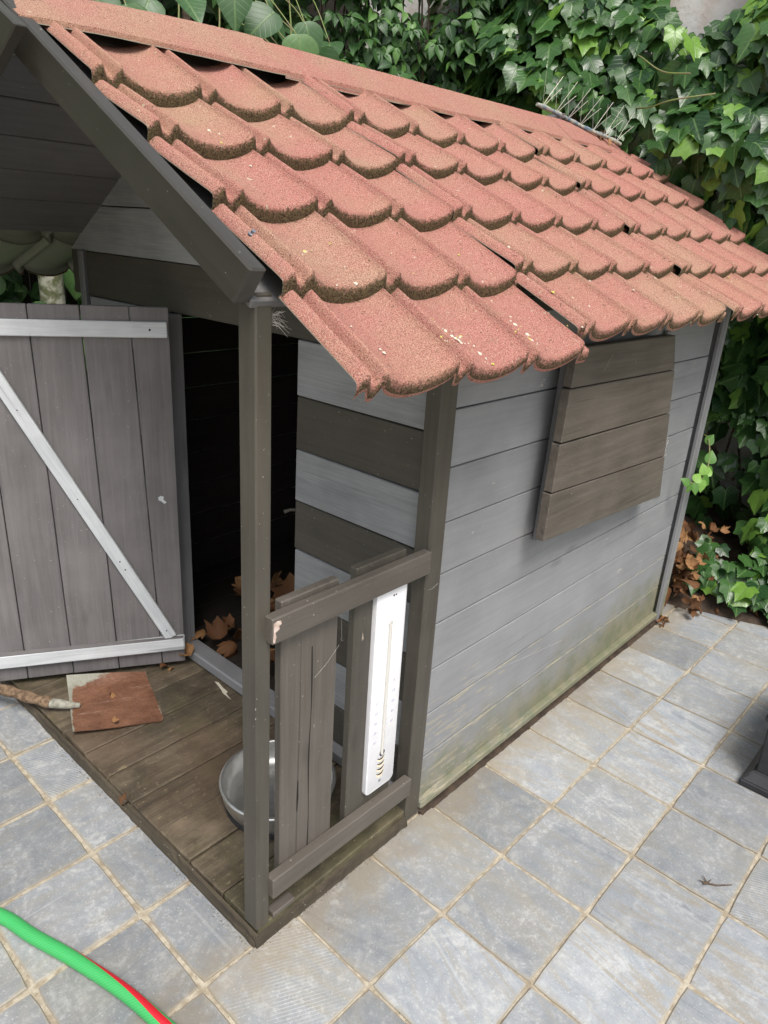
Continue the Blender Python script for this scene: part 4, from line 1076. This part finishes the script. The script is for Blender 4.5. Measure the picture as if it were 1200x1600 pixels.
for _ in range(14000):
    y = rr.uniform(-1.75, 1.15) if _ % 5 else rr.uniform(1.1, 2.35); z = rr.uniform(.03, 2.75); depth = abs(rr.gauss(0, .085))
    if z < .62 and y > -.10 and rr.random() < .80: continue
    if z < .5 and y <= -.10 and rr.random() < .25: continue
    if holeq(y, z): continue
    if 1.95 < z and .3 < y < .66: continue
    x = xs_ivy(y, z) + depth - .02
    if x < 2.09 and y > -.2 and z < ZE + (y + .05) * SL + .0 and z > ZE - .3: x = 2.12 + depth * .5
    # local bump normal
    e = .05; gx_ = (xs_ivy(y + e, z) - xs_ivy(y - e, z)) / (2 * e); gz_ = (xs_ivy(y, z + e) - xs_ivy(y, z - e)) / (2 * e)
    n = Vector((-1, gx_ - .15, gz_ + .55)) + Vector((rr.gauss(0, .32), rr.gauss(0, .42), rr.gauss(0, .35)))
    t = Vector((-.35 + rr.gauss(0, .3), rr.gauss(0, .55), -1 + rr.gauss(0, .35)))
    s = rr.uniform(.062, .112) * (1 if rr.random() < .85 else .6)
    p = Vector((x, y, z)); items.append((p, n, t, s, inview(p) and depth < .07 and not hides_behind_house(p)))
# low creeping ivy at the edge of the paving
for _ in range(260):
    y = rr.uniform(-1.1, -.02); xe = 1.885 - .38 * y; x = xe + abs(rr.gauss(0, .12)) + .015; z = .03 + max(0, x - xe) * .7 + rr.uniform(0, .07)
    n = Vector((-.55 + rr.gauss(0, .3), -.3 + rr.gauss(0, .3), 1)); t = Vector((-1 + rr.gauss(0, .5), -.3 + rr.gauss(0, .6), -.2))
    p = Vector((x, y, z)); items.append((p, n, t, rr.uniform(.05, .095), inview(p)))
foliage(IV, items, IVY, IVYM, 'leaf', 3)
V = []; F = []; rr = random.Random(4)
for k in range(34):
    y = rr.uniform(-1.2, 1.0); z = rr.uniform(.1, .4) ; pts = []
    for q in range(6):
        pts.append(Vector((xs_ivy(y, z) + .10 + rr.uniform(-.03, .05), y, z))); y += rr.uniform(-.16, .16); z += rr.uniform(.18, .45)
    pts = [p for p in pts if not holeq(p.y, p.z)]
    if len(pts) < 3: continue
    v, f, _u = tube(None, spl(pts, 4), rr.uniform(.003, .008), None, seg=6); o = len(V); V += v; F += [tuple(i + o for i in q) for q in f]
st = mk('stems', V, F, BARKD, IV, smooth=True); st['kind'] = 'stuff'
tube('vine', spl([(2.24, .62, 1.66), (2.10, .56, 1.64), (2.02, .47, 1.628), (1.99, .38, 1.64), (2.02, .26, 1.655)], 6), .0028, STEMM, IV, seg=6)
tube('vine', spl([(2.3, .70, 1.85), (2.12, .58, 1.80), (2.05, .46, 1.735), (2.04, .36, 1.72)], 6), .0026, STEMM, IV, seg=6)
# sprig in front of the far corner post
sprig = spl([(1.90, .10, .60), (1.83, .0, .64), (1.80, -.035, .565), (1.76, -.040, .522), (1.70, -.045, .520), (1.62, -.045, .535)], 4)
tube('vine', sprig, .0022, STEMM, IV, seg=6)
lm_ = leafmesh('leaf', tmpl_strip(heart, .2, .2, .01, 9), leafmat('young_leaf', (.07, .18, .028), (.11, .27, .045), (.24, .44, .08), (.22, .40, .10), .4, .3, .3))
for (p, n, t, s) in [((1.61, -.048, .535), (-.5, -.8, .5), (-.6, 0, .7), .030), ((1.62, -.050, .53), (-.3, -.9, .3), (-.5, .1, -.8), .026), ((1.655, -.050, .525), (-.5, -.7, .6), (.1, 0, -1), .034), ((1.67, -.046, .532), (-.6, -.6, .5), (.6, -.2, .6), .034),
                      ((1.735, -.045, .518), (-.5, -.8, .4), (.1, .2, -1), .038), ((1.75, -.045, .522), (-.3, -.9, .4), (.7, 0, -.6), .040), ((1.77, -.042, .53), (-.6, -.6, .6), (.7, .2, .4), .040), ((1.76, -.042, .535), (-.7, -.6, .2), (-.3, 0, .9), .036),
                      ((1.80, -.036, .565), (-.7, -.6, .3), (.3, 0, .8), .042), ((1.82, -.01, .62), (-.7, -.6, .2), (.5, -.3, .7), .036), ((1.79, -.038, .54), (-.4, -.9, .2), (.9, -.2, -.3), .036)]:
    o = bpy.data.objects.new('leaf', lm_); COL.objects.link(o); o.parent = IV; o.matrix_parent_inverse = Matrix.Translation(-IV.location); o.matrix_basis = Matrix.Translation(Vector(p)) @ frame(n, t) @ Matrix.Scale(s, 4)

# ---- shrub with pointed leaves behind the roof
SB = empty('shrub', (2.0, 1.75, 0)); tag(SB, 'tall leafy shrub with small pointed leaves behind the middle of the ridge', 'shrub')
rr = random.Random(31); items = []
# clusters (whorls) of drooping leaves
path = [Vector((1.30, 1.86)), Vector((1.75, 1.74)), Vector((2.15, 1.50)), Vector((2.35, 1.12)), Vector((2.33, .80))]
def pathp(t):
    t = t * (len(path) - 1); i = min(int(t), len(path) - 2); a, b = path[i], path[i + 1]; q = a.lerp(b, t - i); d = (b - a).normalized()
    return q, Vector((d.y, -d.x)) if Vector((d.y, -d.x)).dot(Vector((-1, -1))) > 0 else Vector((-d.y, d.x))
for _ in range(3000):
    t = rr.random(); q, nn = pathp(t); z = rr.uniform(.25, 2.9)
    bump_ = .10 * noise.noise(Vector((t * 9, z * 3.2, 2))) + .07 * noise.noise(Vector((t * 22, z * 8, 5)))
    dep = abs(rr.gauss(0, .10)); c = Vector((q.x, q.y, z)) + Vector((nn.x, nn.y, 0)) * (bump_ - dep)
    ax = Vector((nn.x * .5 + rr.gauss(0, .3), nn.y * .5 + rr.gauss(0, .3), .75)).normalized()
    k0 = rr.uniform(0, 6); a = ax.orthogonal().normalized(); b = ax.cross(a); m_ = rr.choice([4, 5, 6])
    for k in range(m_):
        an = k0 + 2 * math.pi * k / m_; d = a * math.cos(an) + b * math.sin(an); t_ = d + Vector((0, 0, -.35)) + Vector((nn.x, nn.y, 0)) * .25
        n_ = (ax + d * .35 + Vector((nn.x, nn.y, 0)) * .25)
        p = c + d * .008; items.append((p, n_, t_, rr.uniform(.042, .072), dep < .08 and inview(p) and not hides_behind_house(p)))
foliage(SB, items, OVA, BUSHM, 'leaf', 5)
V = []; F = []; rr = random.Random(9)
for k in range(26):
    t = rr.random(); q, nn = pathp(t); pts = [Vector((q.x - nn.x * .16 + rr.uniform(-.05, .05), q.y - nn.y * .16 + rr.uniform(-.05, .05), z)) for z in (0, .5, 1.0, 1.5, 2.0, 2.5)]
    v, f, _u = tube(None, spl(pts, 3), [.010 - .007 * i / 15 for i in range(16)], None, seg=6); o = len(V); V += v; F += [tuple(i + o for i in q2) for q2 in f]
st = mk('stems', V, F, BARKD, SB, smooth=True); st['kind'] = 'stuff'

# ---- young tree with big heart shaped leaves, left
TR = empty('tree', (.60, 1.83, 0)); tag(TR, 'young tree with a pale mossy trunk and large heart-shaped leaves behind the ridge', 'tree')
tube('trunk', spl([(.575, 1.83, -.02), (.578, 1.83, .6), (.572, 1.82, 1.1), (.62, 1.84, 1.6), (.70, 1.86, 2.2), (.74, 1.9, 2.9)], 5), [.048 - .001 * i for i in range(26)], BARKP, TR, seg=16)
tube('branch', spl([(1.165, 1.92, -.02), (1.16, 1.88, 1.0), (1.17, 1.86, 1.8), (1.2, 1.9, 2.6)], 5), .017, BARKD, TR, seg=10)
rr = random.Random(41); items = []; HC = []
hand = [  # (px-ish placement converted by hand) x, y, z, size
    (.56, 1.40, 1.735, .125), (.66, 1.38, 1.72, .12), (.75, 1.42, 1.76, .12), (.72, 1.36, 1.68, .10), (.86, 1.42, 1.80, .12), (.80, 1.40, 1.70, .10),
    (1.18, 1.40, 1.82, .13), (1.28, 1.38, 1.77, .135), (1.22, 1.36, 1.70, .115), (1.36, 1.44, 1.83, .12), (1.44, 1.46, 1.76, .13), (1.05, 1.42, 1.86, .12), (1.50, 1.5, 1.70, .11), (1.55, 1.52, 1.82, .11), (1.32, 1.40, 1.64, .09), (1.40, 1.48, 1.66, .10)]
for (x, y, z, s) in hand:
    n = Vector((-.62 + rr.gauss(0, .25), -.72 + rr.gauss(0, .25), .45 + rr.gauss(0, .2))); t = Vector((rr.gauss(0, .45), rr.gauss(0, .3), -1))
    items.append((Vector((x, y, z)), n, t, s, True)); HC.append(Vector((x, y, z)))
for _ in range(1500):
    x = rr.uniform(-1.2, 1.65); y = 1.74 + abs(rr.gauss(0, .16)); z = rr.uniform(.15, 2.9)
    if .70 < x < 1.35 and 1.55 < z < 2.2 and rr.random() < .55: continue
    if .50 < x < .68 and .75 < z < 1.25 and y < 1.9: continue
    n = Vector((-.5 + rr.gauss(0, .4), -.7 + rr.gauss(0, .4), .6 + rr.gauss(0, .3))); t = Vector((rr.gauss(0, .6), rr.gauss(0, .4), -1))
    p = Vector((x, y, z)); items.append((p, n, t, rr.uniform(.07, .13), inview(p) and y < 1.95 and not hides_behind_house(p)))
foliage(TR, items, HEA, HEARTM, 'leaf', 6)
V = []; F = []
for i, p in enumerate(HC):
    top = Vector((p.x + rr.uniform(-.1, .1), 1.72, p.z + .22)); v, f, _u = tube(None, spl([top, (top + p) / 2 + Vector((0, 0, .03)), p], 4), .0022, None, seg=5); o = len(V); V += v; F += [tuple(q + o for q in f2) for f2 in f]
for k in range(7):
    x = .5 + k * .16; v, f, _u = tube(None, spl([(x, 1.75, 2.3), (x + .05, 1.70, 1.95), (x + .02, 1.66, 1.72)], 4), .0032, None, seg=5); o = len(V); V += v; F += [tuple(q + o for q in f2) for f2 in f]
st = mk('twigs', V, F, STEMM, TR, smooth=True); st['kind'] = 'stuff'

# ---- garden wall and fence behind the plants
bm = bmesh.new(); 
def addbox(bm, x0, x1, y0, y1, z0, z1):
    r = bmesh.ops.create_cube(bm, size=1); bmesh.ops.scale(bm, verts=r['verts'], vec=(x1 - x0, y1 - y0, z1 - z0)); bmesh.ops.translate(bm, verts=r['verts'], vec=((x0 + x1) / 2, (y0 + y1) / 2, (z0 + z1) / 2))
addbox(bm, 2.60, 2.80, -2.2, 2.42, -.05, 2.9)
GW = from_bm('garden_wall', bm, WALLW); tag(GW, 'old whitewashed garden wall showing through a gap above the ivy', 'wall')
FN = empty('fence', (.3, 2.42, 0)); tag(FN, 'dark weathered board fence hidden behind the shrubs', 'fence')
for k in range(34):
    board('fence_board', (-2.3 + .145 * k, 2.40, .02), (0, 0, 2.6), (.142, 0, 0), (0, .018, 0), FENCEW, FN)
for x in (-2.0, -.5, 1.0, 2.4): board('fence_post', (x, 2.42, 0), (0, 0, 2.6), (.07, 0, 0), (0, .07, 0), FENCEW, FN)
# ---- hedge closing the view on the far left (beyond the frame, seen through the porch and in reflections)
HG = empty('hedge', (-.6, 2.1, 0)); tag(HG, 'dark leafy hedge seen through the far side of the porch', 'hedge')
rr = random.Random(51); items = []
for _ in range(8000):
    x = rr.uniform(-2.2, 2.0); y = 2.02 + abs(rr.gauss(0, .10)) + .06 * noise.noise(Vector((x * 4, 0, 0))); z = rr.uniform(.0, 2.9)
    n = Vector((rr.gauss(-.3, .5), -1 + rr.gauss(0, .4), .6)); t = Vector((rr.gauss(0, .7), rr.gauss(0, .3), -1))
    items.append((Vector((x, y, z)), n, t, rr.uniform(.05, .09), False))
foliage(HG, items, OVA, BUSHM, 'leaf', 8, 0)

# ================================================================== DEAD LEAVES
dm = [leafmesh('dry_leaf', tp, DEADM) for tp in DEAD]
def dead(p, s, label, group=None, k=0, n=(0, 0, 1), t=(1, 0, 0)):
    o = bpy.data.objects.new('dry_leaf', dm[k % 4]); COL.objects.link(o); o.matrix_basis = Matrix.Translation(Vector(p)) @ frame(n, t) @ Matrix.Scale(s, 4)
    tag(o, label, 'leaf', group); return o
dead((.395, .775, .064), .050, 'small orange brown leaf lying on the door threshold', k=0, n=(-.4, -.3, 1), t=(-.3, .6, 0))
dead((-.008, .452, .010), .030, 'curled dark orange leaf on the paving against the deck edge', k=3, n=(-.3, 0, 1), t=(1, -.4, 0))
dead((.150, .790, .050), .034, 'pale dry leaf resting on the middle of the rusty spade', k=1, n=(0, 0, 1), t=(1, -.2, 0))
dead((.096, .672, .050), .020, 'small orange leaf fragment on the lower edge of the spade', k=0, n=(0, -.2, 1), t=(1, .2, 0))
dead((.31, .81, .044), .026, 'little yellowish leaf at the foot of the open door', k=2, n=(-.3, -.3, 1), t=(1, .1, 0))
dead((.335, .79, .042), .020, 'tiny brown leaf scrap beside the yellowish leaf under the door', k=1, n=(0, -.3, 1), t=(0, 1, 0))
rr = random.Random(61)
G = 'dry leaves heaped on the playhouse floor inside the doorway'
for k in range(80):
    x = rr.uniform(.47, .80); y = rr.uniform(.37, .85); z = .05 + abs(rr.gauss(0, .03)) + min(.10, (x - .46) * .5)
    dead((x, y, z), rr.uniform(.04, .075), 'brown dry leaf in the heap on the playhouse floor inside the doorway', G, k, (rr.gauss(-.3, .5), rr.gauss(-.3, .5), 1), (rr.gauss(0, 1), rr.gauss(0, 1), .1))
dead((.66, .640, .17), .12, 'largest dark red brown leaf standing upright inside the doorway', k=0, n=(-.8, -.5, .3), t=(-.1, .3, 1))
G = 'dry leaves on the earth behind the playhouse corner'
for k in range(110):
    y = rr.uniform(-.10, .16); x = 1.80 + rr.uniform(.02, .34); t_ = (x - 1.85) / .7
    z = .03 + max(0, .16 * max(0, t_) ** .8) + rr.uniform(0, .06)
    if k > 60: y = rr.uniform(-.04, .14); x = max(x, 1.90); z += rr.uniform(.03, .16)
    dead((x, y, z), rr.uniform(.025, .055), 'tan dry leaf in the litter behind the far corner of the playhouse', G, k, (rr.gauss(-.6, .5), rr.gauss(-.4, .5), .8), (rr.gauss(0, 1), rr.gauss(0, 1), rr.gauss(0, .4)))
for k in range(34):
    y = rr.uniform(-.9, -.06); x = 1.90 - .38 * y + rr.uniform(-.03, .10)
    dead((x, y, .014 + rr.uniform(0, .02) + max(0, x - 1.88 + .38 * y) * .3), rr.uniform(.02, .045), 'small dry leaf on the soil edge under the ivy', 'small dry leaves along the edge of the paving', k, (rr.gauss(-.2, .4), rr.gauss(-.2, .4), 1), (rr.gauss(0, 1), rr.gauss(0, 1), 0))
for k in range(9):
    dead((1.72 + rr.uniform(-.03, .03), -.026 + rr.uniform(-.012, .010), .008 + rr.uniform(0, .008)), rr.uniform(.015, .028), 'dark leaf scrap in the small clump at the far corner post foot', 'dark leaf scraps at the foot of the corner post', k, (rr.gauss(0, .4), rr.gauss(0, .4), 1), (rr.gauss(0, 1), rr.gauss(0, 1), 0))
# leaf debris on the ridge end
for k in range(6):
    dead((1.93 + rr.uniform(-.04, .05), .58 + rr.uniform(-.02, .02), 1.527 + rr.uniform(-.004, .008)), rr.uniform(.02, .035), 'brown leaf scrap lying on the far end of the ridge', 'leaf scraps on the far end of the ridge', k, (0, -.4, 1), (rr.gauss(0, 1), rr.gauss(0, 1), 0))
# twig on the paving
TW = empty('twig', (.737, -.5537, 0)); tag(TW, 'short brown forked twig lying on the pale paving at lower right', 'twig')
tube('stem', [(.760, -.575, .003), (.735, -.553, .004), (.722, -.530, .004)], [.0010, .0016, .0022], BARKD, TW, seg=6)
for d in ((-.006, .016), (.012, .014), (.014, -.002), (-.012, .006)): tube('side_shoot', [(.726, -.538, .004), (.726 + d[0], -.538 + d[1], .006)], [.0018, .0006], BARKD, TW, seg=5)
# grit and crumbs along the joints and the deck foot
V = []; F = []; rr = random.Random(71)
for _ in range(900):
    m_ = rr.random()
    if m_ < .35: x, y = rr.uniform(-.02, 1.75), -.010 - abs(rr.gauss(0, .004))
    elif m_ < .6: x, y = -.010 - abs(rr.gauss(0, .005)), rr.uniform(-.01, 1.1)
    elif m_ < .97:
        i, j = rr.randint(-4, 8), rr.uniform(-8, 5); x, y = gp(i, j)
    else: x, y = rr.uniform(-.3, 1.7), rr.uniform(-.7, -.02)
    if 0 < x < 1.75 and y > 0: continue
    r = rr.uniform(.0005, .0014); n = len(V); c = Vector((x + rr.gauss(0, .001), y, .001)); a0 = rr.random() * 6
    V += [c + Vector((r * math.cos(a0 + q), r * math.sin(a0 + q), 0)) for q in (0, 1.6, 3.1, 4.7)] + [c + Vector((0, 0, r * 1.1))]
    F += [(n, n + 1, n + 4), (n + 1, n + 2, n + 4), (n + 2, n + 3, n + 4), (n + 3, n, n + 4)]
GR = mk('grit', V, F, simple('brown_grit', (.09, .065, .04), .95, nscale=150, ncol=(.24, .18, .11))); tag(GR, 'dark grit and crumbs of earth scattered in the paving joints and along the deck', 'grit', kind='stuff')

S.render.engine = 'CYCLES'
